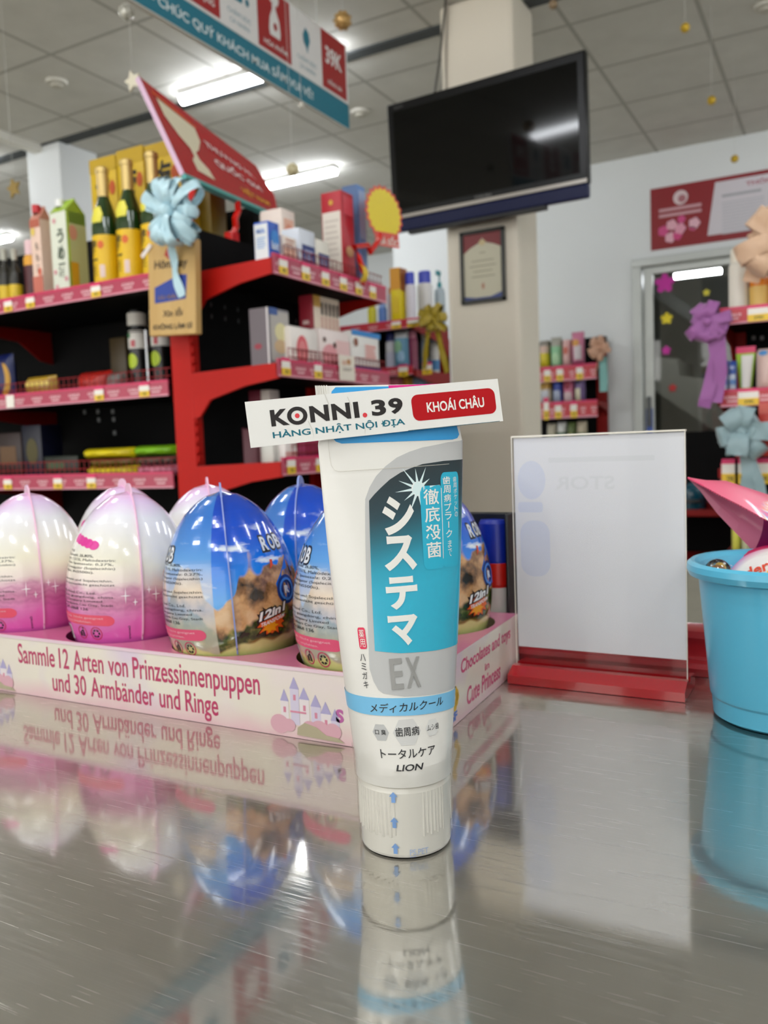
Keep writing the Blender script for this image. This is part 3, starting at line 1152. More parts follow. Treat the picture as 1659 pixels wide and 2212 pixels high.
def blue_mat():
    m = M('blue_egg_print', '1a6ad8', 0.12, coat=0.6)
    n = N(m)
    o = n.obj()
    x, y, z = n.sep(o)
    t = n.math('DIVIDE', z, 0.126)
    sky = n.ramp(t, [(0.45, '58b4f0'), (0.62, '1f86e6'), (0.80, '0a50cc'), (1.0, '083aa8')])
    n1 = n.noise(n.mapv(o, (1, 1, 0.2)), 42, 2)
    n2 = n.noise(o, 70, 4)
    n3 = n.noise(o, 160, 3)
    cloud = n.noise(n.mapv(o, (1, 1, 3.2)), 42, 4)
    cl = n.math('MULTIPLY', n.step(cloud, 0.63, 0.1), n.math('SUBTRACT', 1.0, n.step(t, 0.84, 0.06)))
    c = n.mix(cl, sky, 'e6eef6')
    # two bands of rocks
    rock = n.ramp(n2, [(0.34, '32261a'), (0.43, '8d6440'), (0.52, 'cf9c68'), (0.68, 'e2bd90')])
    h1 = n.math('ADD', 0.20, n.math('MULTIPLY', n1, 0.78))
    c = n.mix(n.math('SUBTRACT', 1.0, n.step(t, h1, 0.012)), c, rock)
    bush = n.ramp(n3, [(0.35, '1c2a10'), (0.5, '44591f'), (0.68, 'a0914a')])
    n4 = n.noise(n.mapv(o, (1, 1, 0.4)), 45, 3)
    h2 = n.math('ADD', 0.14, n.math('MULTIPLY', n4, 0.56))
    c = n.mix(n.math('SUBTRACT', 1.0, n.step(t, h2, 0.02)), c, bush)
    sand = n.ramp(t, [(0.1, '5d4616'), (0.33, '80621f')])
    n5 = n.noise(n.mapv(o, (1, 1, 0.3)), 30, 2)
    h3 = n.math('ADD', 0.24, n.math('MULTIPLY', n5, 0.16))
    c = n.mix(n.math('SUBTRACT', 1.0, n.step(t, h3, 0.012)), c, sand)
    # pale text panel on one side
    ca, sa = cos(radians(-147.5)), sin(radians(-147.5))
    dot = n.math('ADD', n.math('MULTIPLY', x, ca), n.math('MULTIPLY', y, sa))
    crs = n.math('SUBTRACT', n.math('MULTIPLY', y, ca), n.math('MULTIPLY', x, sa))
    ang = n.math('ABSOLUTE', n.math('ARCTAN2', crs, dot))
    pm = n.math('SUBTRACT', 1.0, n.step(ang, radians(42.5), 0.015))
    pale = n.ramp(t, [(0.2, 'd9cfa8'), (0.40, 'd7d3c0'), (0.50, 'a9c4e2'), (0.58, 'e4d8c4'), (0.72, '6fb2e4'), (0.9, '3f86cc')])
    c = n.mix(n.math('MULTIPLY', pm, 0.62), c, pale)
    # pale green lumps along the foot
    n6 = n.noise(n.mapv(o, (1, 1, 0.2)), 60, 1)
    h4 = n.math('ADD', 0.25, n.math('MULTIPLY', n6, 0.14))
    lum = n.math('SUBTRACT', 1.0, n.step(t, h4, 0.012))
    c = n.mix(lum, c, n.mix(n2, 'b9bc62', 'e0e09a'))
    n.color(c)
    return m


EP, EB = pink_mat(), blue_mat()
RING = P('c43c62', 0.3)
ING = ['überzug:', 'Weizenmehl: 26,80%,', 'Zucker: 7,51%, Maltodextrin:', 'jodiertes Speisesalz: 0,27%,', '0,02%, Emulgator (Sojalecithin)', 'INS330ii, INS500ii).', '', 'Weizenmehl und Sojalecithin.', 'Ort vor Sonnenlicht geschützt', '', 'Gao Bo Food Co., Ltd.', 'chaozhou, guangdong, china.', 'Trading Company Limited', 'Dich Vong, Bezirk Cau Giay, Stadt', 'Tel: 0246 6868 136']


def make_egg(kind):
    root = thing('surprise_egg', 'x', 'toy egg', (0, 0, 0), 'surprise eggs in the tray')
    bb = B()
    mat = EP if kind == 'pink' else EB
    zs = [0.0006 + (0.1256 - 0.0006) * k / 60 for k in range(61)]
    pr = [(0, 0)] + [(er(z), z) for z in zs] + [(0, 0.1258)]
    bb.lathe((0, 0, 0), pr, mat, 72)
    e1, e2, e3 = eggf(0.00015), eggf(0.0003), eggf(0.00045)
    # German small print, each line one strip of text
    for i, ln in enumerate(ING):
        if not ln:
            continue
        z = 0.089 - i * 0.00245
        wd = min(78, len(ln) * 2.9)
        right = -112 - (6 if len(ln) < 24 else 0) + random.uniform(-3, 3)
        left = -191
        right = min(right, left + wd)
        bb.text(e1, ln, (left, z, right, z + 0.00175), INK, 0.0, (6, 0))
    bb.rrect(e1, -200, 0.0455, -114, 0.0520, 0.0032, P('ec5670' if kind == 'pink' else 'e8567c', 0.3), (6, 0), 7)
    LP = P('f7c8d0', 0.35)
    bb.text(e2, 'kleine Teile. Nicht geeignet', (-190, 0.0492, -124, 0.0508), LP, 0, (6, 0))
    bb.text(e2, 'Erwachsenen empfohlen.', (-190, 0.0466, -136, 0.0482), LP, 0, (6, 0))
    for az in (-150, -133):
        bb.ringd(e1, az, 0.0405, 6.3, 0.0042, 0.16, RING)
    # recycling arrows and litter figure
    for k in range(3):
        a = 2 * pi * k / 3 + pi / 2
        for da in (-0.55, 0.55):
            pts = []
            for q, r in ((-0.38, 1.0), (0.38, 1.0), (0.38, 0.55), (-0.38, 0.55)):
                pts.append((-133 + 4.2 * r * cos(a + da + q), 0.0405 + 0.0028 * r * sin(a + da + q)))
            bb.shape(e1, pts, INK)
    bb.shape(e1, [(-153.2, 0.0381), (-150.6, 0.0381), (-150.3, 0.0410), (-153.6, 0.0410)], INK)
    bb.shape(e1, [(-149.6, 0.0380), (-148.6, 0.0380), (-148.2, 0.0398), (-147.6, 0.0380), (-146.8, 0.0380), (-147.6, 0.0420), (-148.4, 0.0426), (-151.2, 0.0416), (-151.2, 0.0411), (-149.2, 0.0412)], INK)
    bb.disc(e1, -148.4, 0.0433, 0.9, 0.0006, INK)
    # bar code
    bb.rect(e1, -187, 0.0345, -170, 0.0438, P('efe6ea', 0.4), (6, 0))
    u = -185.5
    while u < -172:
        wdt = random.choice((0.35, 0.6, 0.9))
        bb.rect(e2, u, 0.0358, u + wdt, 0.0432, INK)
        u += wdt + random.choice((0.45, 0.7))
    if kind == 'pink':
        MG = P('e23a9c', 0.3)
        for k in range(5):
            bb.disc(e1, -170 + 8 * k, 0.0975 - 0.0009 * k, 6.5, 0.0028, MG, 14)
        vt = lambda az0, z0: (lambda u_, v_: e1(az0 - v_, z0 - u_))
        bb.text(vt(-100, 0.0455), 'Germany', (0, 0, 0.0085, 2.6), INK, 0.01)
        bb.text(vt(-64, 0.062), 'Kakao-Cerealien', (0, 0, 0.021, 2.8), INK, 0.01)
        SPK = P('fdf4f8', 0.3)
        for az, z in ((-104, 0.064), (-78, 0.064), (-96, 0.060), (-84, 0.067)):
            k = 1.0 if z == 0.064 else 0.5
            bb.shape(e2, [(az + 4.5 * k, z), (az + 0.5, z + 0.0004), (az, z + 0.0052 * k), (az - 0.5, z + 0.0004), (az - 4.5 * k, z), (az - 0.5, z - 0.0004), (az, z - 0.0052 * k), (az + 0.5, z - 0.0004)], SPK)
        bb.shape(e1, [(-40, 0.037), (-14, 0.037), (-14, 0.054), (-22, 0.0535), (-30, 0.0525), (-38, 0.0495), (-40, 0.047)], P('d9cc2e', 0.35), (6, 0))
    else:
        # silver lettering with a dark edge, cut off by the egg's turn
        for az, z in ((-42, 0.0945), (-166, 0.0925)):
            for ch, du in (('R', -9), ('O', 1), ('B', 11)):
                bb.text(e1, ch, (az + du - 5, z - 0.0045, az + du + 5.5, z + 0.0055), P('15161c', 0.3), 0.13)
                bb.text(e2, ch, (az + du - 3.9, z - 0.0034, az + du + 4.2, z + 0.0044), P('dfe3e8', 0.25), 0.03)
            bb.shape(e2, [(az - 9, z - 0.0085), (az - 6, z - 0.0088), (az - 7, z - 0.0120), (az - 11, z - 0.0140), (az - 9.5, z - 0.011)], P('d84a22', 0.3))
        # 12in1 burst
        bu, bv = -58, 0.0535
        pts, pts2 = [], []
        for k in range(28):
            a = 2 * pi * k / 28
            r = (1.0 if k % 2 else 0.72) * (1 + 0.12 * sin(k * 2.3))
            pts.append((bu + 17 * r * cos(a), bv - 0.002 + 0.0092 * r * sin(a)))
            pts2.append((bu + 14.5 * r * cos(a), bv - 0.002 + 0.0078 * r * sin(a)))
        bb.shape(e1, pts, P('2c1410', 0.3), (6, 0))
        bb.shape(e2, pts2, P('e8641e', 0.3), (6, 0))
        bb.star(e3, bu - 2, bv - 0.0045, 9, 5, 7, P('f2a61e', 0.3), 0.00045)
        fsl = lambda u_, v_: eggf(0.0006)(bu + u_, bv + v_ + u_ * 0.00013)
        fs2 = lambda u_, v_: eggf(0.0008)(bu + u_, bv + v_ + u_ * 0.00013)
        bb.text(fsl, '12in1', (-13.5, 0.0003, 14, 0.0067), INK, 0.12, (6, 0), 400)
        bb.text(fs2, '12in1', (-12.5, 0.0010, 13, 0.0060), P('f4f4f4', 0.3), 0.04, (6, 0), 400)
        bb.text(fs2, 'TRANSFORM', (-11.5, -0.0024, 12, -0.0002), P('f4f4f4', 0.3), 0.02, (6, 0), 300)
        # part of a blue toy car: body wedge and wheel
        bb.shape(e1, [(-50, 0.072), (-28, 0.086), (-14, 0.090), (-14, 0.060), (-40, 0.061), (-48, 0.066)], P('1b6fd6', 0.25), (6, 0))
        bb.disc(e2, -38, 0.0675, 12, 0.0083, P('12357e', 0.25), 24, (6, 0))
        bb.ringd(e3, -38, 0.0675, 9.5, 0.0066, 0.22, P('3f86e0', 0.25))
        bb.text(e3, 'R', (-41.5, 0.0652, -35, 0.0698), P('dfe6f2', 0.3), 0.06)
    bb.build('shell', root, angle=30)
    # seam flange and hanging tab in clear-edged plastic
    bb = B()
    fm = P('f2c4dc' if kind == 'pink' else '8fa0d8', 0.2)
    o2, inn = [], []
    zz = [0.036 + (0.1258 - 0.036) * k / 40 for k in range(41)]
    path = [(er(z), z) for z in zz[:-1]] + [(0, 0.1258)]
    path = [(r, z) for r, z in path] + [(-r, z) for r, z in path[:-1][::-1]]
    rows = []
    for i, (r, z) in enumerate(path):
        p0, p1 = path[max(i - 1, 0)], path[min(i + 1, len(path) - 1)]
        tx, tz = p1[0] - p0[0], p1[1] - p0[1]
        L = math.hypot(tx, tz) or 1
        nx, nz = tz / L, -tx / L
        front = i < len(path) / 2
        k = 0.0016 if z > 0.04 else 0.0004
        inset = 0.0015
        rows.append([V((0.0004, -(r - nx * inset), z - nz * inset)), V((0.0004, -(r + nx * k), z + nz * k)), V((-0.0004, -(r + nx * k), z + nz * k)), V((-0.0004, -(r - nx * inset), z - nz * inset))])
    bb.grid(rows, fm)
    bb.build('seam_flange', root, angle=25)
    bb = B()
    tabp = []
    for k in range(13):
        a = pi * k / 12
        tabp.append((0.0105 * cos(a) * 1.0, 0.1235 + 0.0075 * sin(a)))
    tabp += [(-0.0105, 0.119), (0.0105, 0.119)]
    bb.ext([V((-0.0006, y_ , z_)) for y_, z_ in tabp], (0.0012, 0, 0), fm)
    bb.build('hang_tab', root)
    return root


ZE = TZ + 0.0002 + 0.0012
pe = make_egg('pink')
be = make_egg('blue')


def egg(proto, i, j, rot, lean, label, first=False):
    loc = V((EGGR[i][0], ROWY[j], ZE))
    if first:
        proto.location = loc
        proto.rotation_euler = (lean[0], lean[1], radians(rot))
        proto['label'] = label
        return proto
    return copy_thing(proto, loc, label, radians(rot), lean)


egg(pe, 1, 0, 59, (0, 0.0), 'pink and cream toy egg cut off by the left edge of the photo', True)
egg(pe, 2, 0, 55, (0.0, 0.035), 'pink and cream toy egg with black small print, front row beside the blue egg')
egg(pe, 1, 1, 62, (0, 0.03), 'pink toy egg in the back row, peeping out behind the printed pink egg')
egg(pe, 2, 1, 44, (0, 0.0), 'pink toy egg in the back row directly behind the front blue egg')
egg(be, 3, 0, 40, (0.0, -0.05), 'blue rocky landscape toy egg standing whole in the front row', True)
egg(be, 4, 0, 36, (0, 0.0), 'blue landscape toy egg half hidden by the left side of the toothpaste tube')
egg(be, 3, 1, 24, (0, -0.05), 'blue toy egg in the back row between the two front blue eggs')
egg(be, 4, 1, 42, (0, -0.03), 'blue toy egg with orange burst showing right of the toothpaste tube')

# ------------------------------------------------------------------ acrylic sign stand
SX0, SX1, SYF = -0.1855, -0.0805, 0.4865
st = thing('sign_stand', 'clear acrylic sign stand with white sheet and red base', 'sign stand', ((SX0 + SX1) / 2, SYF, TZ))
so = V(((SX0 + SX1) / 2, SYF, TZ))
REDB = P('b0121c', 0.12, coat=0.6)
b = B()
b.ext([V((SX0, SYF + y, TZ + z)) for y, z in ((0.0, 0.0003), (0.0, 0.0055), (0.009, 0.0098), (0.0135, 0.0100), (0.0135, 0.0075), (0.0185, 0.0075), (0.0185, 0.0100), (0.034, 0.0085), (0.036, 0.0003))], (SX1 - SX0, 0, 0), REDB)
b.build('base', st, so)
PY = SYF + 0.0136
CLR = clear_mat('acrylic_clear', (0.985, 0.99, 0.99), 0.0, 0.02, 0.35)
b = B().box((SX0 + 0.001, PY + 0.0003, TZ + 0.0077), (SX1 - 0.0006, PY + 0.0019, TZ + 0.1525), CLR, 0.0003)
b.box((SX0 + 0.001, PY + 0.0029, TZ + 0.0077), (SX1 - 0.0006, PY + 0.0044, TZ + 0.1525), CLR, 0.0003)
EDG = P('efe9da', 0.2)
b.box((SX0 + 0.001, PY + 0.0003, TZ + 0.1520), (SX1 - 0.0006, PY + 0.0044, TZ + 0.1530), EDG)
b.box((SX1 - 0.0011, PY + 0.0003, TZ + 0.0077), (SX1 - 0.0006, PY + 0.0006, TZ + 0.1525), EDG)
b.box((SX0 + 0.001, PY + 0.0003, TZ + 0.0077), (SX0 + 0.0015, PY + 0.0006, TZ + 0.1525), EDG)
b.build('acrylic_panel', st, so)
b = B()
PAP = P('e9e8ec', 0.5)
b.box((SX0 + 0.002, PY + 0.0022, TZ + 0.0205), (SX1 - 0.0015, PY + 0.0026, TZ + 0.1515), PAP)
FP = F((SX0 + 0.002, PY + 0.00215, TZ + 0.0205), (1, 0, 0), (0, 0, 1))
SH1, SH2 = P('dbdeec', 0.5), P('e2e2e5', 0.5)
b.disc(FP, 0.011, 0.105, 0.009, 0.012, SH1)
b.rrect(F((SX0 + 0.002, PY + 0.00212, TZ + 0.0205), (1, 0, 0), (0, 0, 1)), 0.002, 0.085, 0.018, 0.0915, 0.002, SH1)
b.rrect(FP, 0.003, 0.045, 0.022, 0.080, 0.008, SH1)
b.rect(FP, 0.022, 0.1155, 0.085, 0.1185, SH2)
FM = F((SX0 + 0.002 + 0.062, PY + 0.00215, TZ + 0.0205), (-1, 0, 0), (0, 0, 1))
b.text(FM, 'STOR', (0.0, 0.099, 0.036, 0.107), SH2, 0.02)
b.build('paper_sheet', st, so)

# ------------------------------------------------------------------ blue bucket with sweets
BC = V((-0.0285, 0.482, TZ + 0.0003))
bk = thing('bucket', 'small sky blue plastic bucket filled with sweets at the right edge', 'bucket', BC)
BLU = M('bucket_plastic', '59b8d8', 0.3, coat=0.25)
b = B()
b.lathe((0, 0, 0), [(0, 0.0005), (0.034, 0.0), (0.0362, 0.0015), (0.0368, 0.0105), (0.0376, 0.0118), (0.0378, 0.013), (0.0432, 0.074), (0.0448, 0.0745), (0.0480, 0.0755), (0.0492, 0.0785), (0.0488, 0.0815), (0.0470, 0.0830), (0.0452, 0.0825), (0.0428, 0.0805), (0.0355, 0.012), (0.0345, 0.003), (0, 0.0025)], BLU, 72)
b.build('pail', bk, angle=40)


def dome(name, label, c, r, mat, tilt, hgt=0.6):
    return None


# capsule half with a white, pink-rimmed printed face
cc = ond(1652, 1266, 0.462)
ce = thing('chocolate_egg_pack', 'white and magenta half-egg sweet pack with red lettering lying in the bucket', 'sweet', cc)
zx = (V((-0.30, -0.62, 0.72))).normalized()
xx = V((0.90, 0.10, 0.40))
xx = (xx - zx * xx.dot(zx)).normalized()
yx = zx.cross(xx)
mw = Matrix(((xx.x, yx.x, zx.x), (xx.y, yx.y, zx.y), (xx.z, yx.z, zx.z))).to_4x4()
b = B()
FOIL = M('pack_face', 'f1ece9', 0.25, coat=0.4)
nn_ = N(FOIL)
ln_ = nn_.new('ShaderNodeVectorMath')
ln_.operation = 'LENGTH'
nn_.put(ln_.inputs[0], nn_.obj())
ox, oy, oz = nn_.sep(nn_.obj())
nn_.color(nn_.mix(nn_.step(nn_.math('ADD', ln_.outputs['Value'], nn_.math('MULTIPLY', ox, -0.35)), 0.0262, 0.010), 'f3eeea', 'd85aa6'))
RIM = P('b41450', 0.25)
b.lathe((0, 0, 0), [(0, -0.018), (0.016, -0.014), (0.0255, -0.004), (0.0285, 0.0, RIM), (0.0285, 0.0018), (0.0258, 0.0030), (0.0252, 0.0026, FOIL), (0.018, 0.0050), (0.008, 0.0062), (0, 0.0064)], P('e8e4e2', 0.3), 48, 1, 1.0, mw)
fz = lambda u, v: mw @ V((u, v, 0.0066 - 3.6 * (u * u + v * v)))
RED, YEL, BRN = P('e2492a', 0.35), P('f2c414', 0.35), P('6a3a1e', 0.4)
fz2 = lambda u, v: mw @ V((u, v, 0.0069 - 3.6 * (u * u + v * v)))
fz3 = lambda u, v: mw @ V((u, v, 0.0072 - 3.6 * (u * u + v * v)))
b.text(fz2, 'inder', (-0.0135, 0.0035, 0.0065, 0.0115), RED, 0.02, (0.002, 0.002), 0.1)
for ch, u0, v0, u1, v1 in (('J', -0.018, -0.0065, -0.010, 0.001), ('O', -0.0105, -0.0075, -0.002, 0.0005), ('Y', -0.002, -0.008, 0.009, 0.003)):
    b.text(fz2, ch, (u0 - 0.0005, v0 - 0.0008, u1 + 0.0003, v1 - 0.0003), BRN, 0.09, (0.002, 0.002))
    b.text(fz3, ch, (u0, v0, u1, v1), YEL, 0.07, (0.002, 0.002))
b.rrect(fz2, 0.010, 0.0065, 0.0175, 0.0115, 0.001, P('2f7fd0', 0.35))
b.text(fz3, '3+', (0.012, 0.0078, 0.0155, 0.0102), TXW, 0.02)
for k in range(3):
    a = 0.5 + k * 0.35
    b.shape(fz2, [(0.011 + 0.0065 * cos(a), -0.002 + 0.0065 * sin(a)), (0.0112 + 0.0075 * cos(a + 0.1), -0.002 + 0.0075 * sin(a + 0.1)), (0.0105 + 0.0035 * cos(a), -0.002 + 0.0035 * sin(a))], BRN)
for k, ch in enumerate('SPIRT'):
    a = 2.75 - k * 0.16
    b.text(lambda u, v, a=a: mw @ V((0.0228 * cos(a) + u * sin(a) + v * cos(a), 0.0228 * sin(a) - u * cos(a) + v * sin(a), 0.0052)), ch, (-0.001, -0.0012, 0.001, 0.0012), P('f0c8de', 0.4), 0.0)
b.build('pack_shell', ce, angle=30)
# clear capsule with a brown toy
cp = V((-0.0622, 0.4815, TZ + 0.0745))
cap_ = thing('toy_capsule', 'clear plastic capsule with a brown toy at the left inside of the bucket', 'capsule', cp)
b = B().sphere((0, 0, 0), 0.0082, clear_mat('capsule_clear', (0.93, 0.94, 0.93), 0.10, 0.02), 32, 20, (0.9, 1.1, 1.0))
b.build('capsule_shell', cap_)
b = B().sphere((0.000, -0.001, 0.002), 0.0046, P('8a5a2c', 0.35), 20, 12, (0.9, 1.2, 0.7)).sphere((0.001, 0.002, 0.003), 0.0032, P('c8a040', 0.35), 16, 10).sphere((-0.003, -0.003, -0.003), 0.003, P('9aa04e', 0.4), 16, 10)
b.build('toy', cap_)
cp2 = V((-0.0440, 0.462, TZ + 0.0605))
cap2 = thing('toy_capsule', 'small dark teal capsule low against the front wall of the bucket', 'capsule', cp2)
B().sphere((0, 0, 0), 0.0095, P('2c4a58', 0.12, coat=0.5), 28, 16, (1, 1, 0.9)).build('capsule_shell', cap2)

# pink patterned sweet bag leaning in the bucket
WO = V((-0.012, 0.505, TZ + 0.10))
bag = thing('sweet_bag', 'pink patterned foil sweet bag sticking up out of the blue bucket', 'bag', WO)


def bag_mat():
    m = M('bag_print', 'ef6f9a', 0.42, coat=0.15)
    n = N(m)
    o = n.obj()
    q = n.noise(o, 75, 2, 0)
    c = n.ramp(q, [(0.34, 'f05a8c'), (0.44, 'f2b46a'), (0.50, 'f7f2f4'), (0.56, '6aa8e6'), (0.63, 'e04aa0'), (0.72, 'f47a9e')], 'CONSTANT')
    x, y, z = n.sep(o)
    c = n.mix(n.step(n.math('MULTIPLY', x, -1), 0.031, 0.006), c, 'f0567f')
    n.color(c)
    return m


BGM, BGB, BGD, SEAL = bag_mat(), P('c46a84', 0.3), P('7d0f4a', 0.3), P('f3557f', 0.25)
b = B()
top = [ond(1487, 1030, 0.500), ond(1530, 1046, 0.520), ond(1572, 1050, 0.545), ond(1620, 1062, 0.56), ond(1662, 1072, 0.572), ond(1720, 1090, 0.58), ond(1790, 1112, 0.585)]
mid = [ond(1485, 1032, 0.498), ond(1520, 1050, 0.492), ond(1560, 1072, 0.486), ond(1600, 1092, 0.481), ond(1650, 1120, 0.476), ond(1710, 1150, 0.472), ond(1780, 1180, 0.470)]
rows = []
for i in range(7):
    rows.append([mid[i] + (top[i] - mid[i]) * t + V((0, 0, 0.006 * sin(pi * t) * min(1, i / 2))) for t in [k / 8 for k in range(9)]])
b.grid(rows, BGM)
low = [ond(1486, 1034, 0.4985), ond(1512, 1060, 0.497), ond(1548, 1108, 0.496), ond(1588, 1150, 0.495), ond(1628, 1192, 0.492), ond(1690, 1205, 0.488), ond(1780, 1215, 0.485)]
rows = []
for i in range(7):
    rows.append([mid[i] + (low[i] - mid[i]) * t + V((0.001, 0.004, 0)) * sin(pi * t) * min(1, i / 2) for t in [k / 6 for k in range(7)]])
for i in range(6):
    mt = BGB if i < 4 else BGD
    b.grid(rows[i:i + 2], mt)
b.build('pouch', bag, WO)
# serrated seal along the near edge
b = B()
for i in range(6):
    for k in range(8):
        p0 = mid[i] + (mid[i + 1] - mid[i]) * (k / 8)
        p1 = mid[i] + (mid[i + 1] - mid[i]) * ((k + 1) / 8)
        q = (p0 + p1) / 2 + V((0.0002, -0.0012, -0.0008))
        s0, s1 = p0 + (top[i] - mid[i]) * 0.06, p1 + (top[i] - mid[i]) * 0.06
        up_ = V((0, 0, 0.0004))
        b.add([p0, q, p1, s1 + up_, s0 + up_], [(0, 1, 2, 3, 4)], SEAL)
b.build('serrated_seal', bag, WO)
fb = lambda u, v: mid[1] + (low[3] - mid[1]) * 0.35 + (low[3] - mid[1]).normalized() * u + V((0, 0, 1)) * v + V((-0.001, -0.0025, 0))

# ------------------------------------------------------------------ holder and glue bottle behind the tray
hb = V((-0.2235, 0.5320, TZ + 0.0003))
hold = thing('black_holder', 'black plastic counter holder behind the toy eggs', 'holder', hb)
BLK = P('121316', 0.35)
b = B()
b.box((-0.030, -0.008, 0), (0.0265, 0.0085, 0.004), BLK, 0.001)
b.box((-0.030, 0.006, 0), (0.0265, 0.0085, 0.102), BLK, 0.002)
b.box((-0.030, -0.008, 0), (-0.0275, 0.0085, 0.06), BLK, 0.001)
b.box((0.0243, -0.008, 0), (0.0265, 0.0085, 0.102), BLK, 0.001)
b.box((-0.030, -0.008, 0), (0.0265, -0.006, 0.02), BLK, 0.001)
b.build('holder_body', hold)
gb = hb + V((0.0130, -0.0005, 0.0042))
gl = thing('glue_bottle', 'white bottle with blue cap and red band standing in the black holder', 'bottle', gb)
b = B()
WPL, RDB, BLC = P('d9d8d2', 0.35), P('d01f16', 0.3), P('122a9c', 0.3)
b.lathe((0, 0, 0), [(0, 0), (0.0050, 0.0), (0.0056, 0.002), (0.0062, 0.048), (0.0063, 0.056)], WPL, 24, 1.5, 1)
b.build('bottle_body', gl)
b = B().lathe((0, 0, 0), [(0.0062, 0.048), (0.0066, 0.050), (0.0066, 0.064), (0.006, 0.066)], RDB, 24, 1.5, 1)
b.build('band', gl)
b = B().lathe((0, 0, 0), [(0.0064, 0.064), (0.0066, 0.066), (0.0064, 0.091), (0.0055, 0.0935), (0, 0.094)], BLC, 24, 1.5, 1)
b.build('bottle_cap', gl)
# ------------------------------------------------------------------ shop shelving
RS = P('b8140a', 0.5, spec=0.25)
RSD = P('8e100c', 0.5, spec=0.25)
BKS = P('0b0c0d', 0.6, spec=0.2)
BKP = P('060607', 0.7, spec=0.15)
LIP = P('b23a55', 0.3)
LIPHI = P('dd93a4', 0.3)
LTX = P('f0c6cc', 0.4)
WIRE = P('8e1a22', 0.35)
TAGW, TAGP2, TAGY = P('f4efe6', 0.45), P('e02a6a', 0.4), P('f0c832', 0.4)


def lipbar(bb, f, L, z0, z1, every=0.075, lipm=LIP):
    """price rail: f(u, v) maps length / height on its face (local, outwards = second frame)"""
    h = z1 - z0
    g1, g2 = f(0.0), f(0.0006)
    bb.ext([g1(0, 0), g1(L, 0), g1(L, h), g1(0, h)], g1.back, lipm)
    bb.rect(g2, 0, 0, L, h * 0.12, LIPHI)
    bb.rect(g2, 0, h * 0.86, L, h, P('d02a5c', 0.35))
    u = 0.01
    while u + 0.045 < L:
        bb.text(g2, 'KONNI.39', (u, h * 0.42, u + 0.042, h * 0.62), LTX, 0.03)
        bb.rect(g2, u + 0.006, h * 0.26, u + 0.036, h * 0.34, LTX)
        u += every


class FaceX:   # rail facing -Y, running along +X
    def __init__(s, o, off):
        s.o, s.back = V(o) - V((0, off, 0)), V((0, 0.006, 0))

    def __call__(s, u, v):
        return s.o + V((u, 0, v))


class FaceY:   # rail facing +X, running along +Y
    def __init__(s, o, off):
        s.o, s.back = V(o) + V((off, 0, 0)), V((-0.006, 0, 0))

    def __call__(s, u, v):
        return s.o + V((0, u, v))


def price_tag(parent, org, g, u, v, wd=0.034, ht=0.036, kind='price'):
    bb = B()
    n = g.back.normalized() * -1
    if kind == 'white':
        bb.ext([g(u, v), g(u + wd, v), g(u + wd, v + ht), g(u, v + ht)], n * 0.0012, TAGW)
    else:
        bb.ext([g(u, v), g(u + wd, v), g(u + wd, v + ht * 0.42), g(u, v + ht * 0.42)], n * 0.0012, TAGY)
        bb.ext([g(u, v + ht * 0.42), g(u + wd, v + ht * 0.42), g(u + wd, v + ht * 0.8), g(u, v + ht * 0.8)], n * 0.0012, TAGW)
        bb.ext([g(u, v + ht * 0.8), g(u + wd, v + ht * 0.8), g(u + wd, v + ht), g(u, v + ht)], n * 0.0012, TAGP2)
        h = lambda a, c: g(a, c) + n * 0.0016
        bb.text(h, '39K', (u + wd * 0.3, v + ht * 0.1, u + wd * 0.8, v + ht * 0.32), P('6a5a20', 0.5), 0.02)
    return bb.build('price_tag', parent, org, flatshade=True)


def wires(bb, g, L, z0, z1, step=0.022, m=WIRE):
    n = 0
    u = 0.0
    while u <= L + 1e-6:
        bb.tube([g(u, z0), g(u, z1)], 0.0011, m, 5)
        u += step
    for z in (z0 + (z1 - z0) * 0.5, z1):
        bb.tube([g(0, z), g(L, z)], 0.0014, m, 5)


# ---- unit facing the counter, on the left
GY = 1.65
LX0, LX1 = -2.95, -1.527
go = V((-2.2, 1.85, 0))
gl_ = thing('display_shelf', 'red and black shop shelf facing the counter at the left, drinks along its top', 'shelf', go)
B().box((LX0, 2.05, 0.0), (LX1, 2.075, 1.66), BKP).build('back_panel', gl_, go)
bb = B().box((LX0, 1.72, 0.02), (LX1, 2.05, 0.16), RSD, 0.004)
bb.build('base', gl_, go)
LZ = ((1.371, 1.412), (1.0985, 1.140), (0.862, 0.905), (0.55, 0.59))
ltags = (((32, 'p'), (80, 'p'), (222, 'p')), ((22, 'w'), (215, 'p'), (313, 'p')), ((4, 'p'), (113, 'p'), (186, 'p')), ())
for k, (z0, z1) in enumerate(LZ):
    bb = B().box((LX0, GY + 0.004, z1 - 0.028), (LX1, 2.05, z1 - 0.012), BKS)
    sh = bb.build('shelf_board', gl_, go)
    bb = B()
    f = lambda off, z0=z0: FaceX((LX0, GY, z0), off)
    lipbar(bb, f, LX1 - LX0, z0, z1)
    bb.build('price_rail', sh, go)
    g = FaceX((LX0, GY, z0), 0.0014)
    for px_, kd in ltags[k]:
        X = ony(px_, 850, GY).x
        price_tag(sh, go, g, X - LX0 - 0.017, 0.002, kind='white' if kd == 'w' else 'price')
    if k in (1, 2):
        bb = B()
        wires(bb, FaceX((-2.5, GY + 0.012, 0), 0), LX1 + 2.5, z1 - 0.01, z1 + (0.03 if k == 1 else 0.035), 0.02)
        bb.build('wire_guard', sh, go)
    X = -2.42
    bb = B()
    bb.ext([V((X, 2.05, z1 - 0.03)), V((X, 1.68, z1 - 0.03)), V((X, 1.68, z1 - 0.048)), V((X, 1.92, z1 - 0.075)), V((X, 2.0, z1 - 0.13)), V((X, 2.05, z1 - 0.14))], (0.006, 0, 0), RSD)
    bb.build('bracket', sh, go)
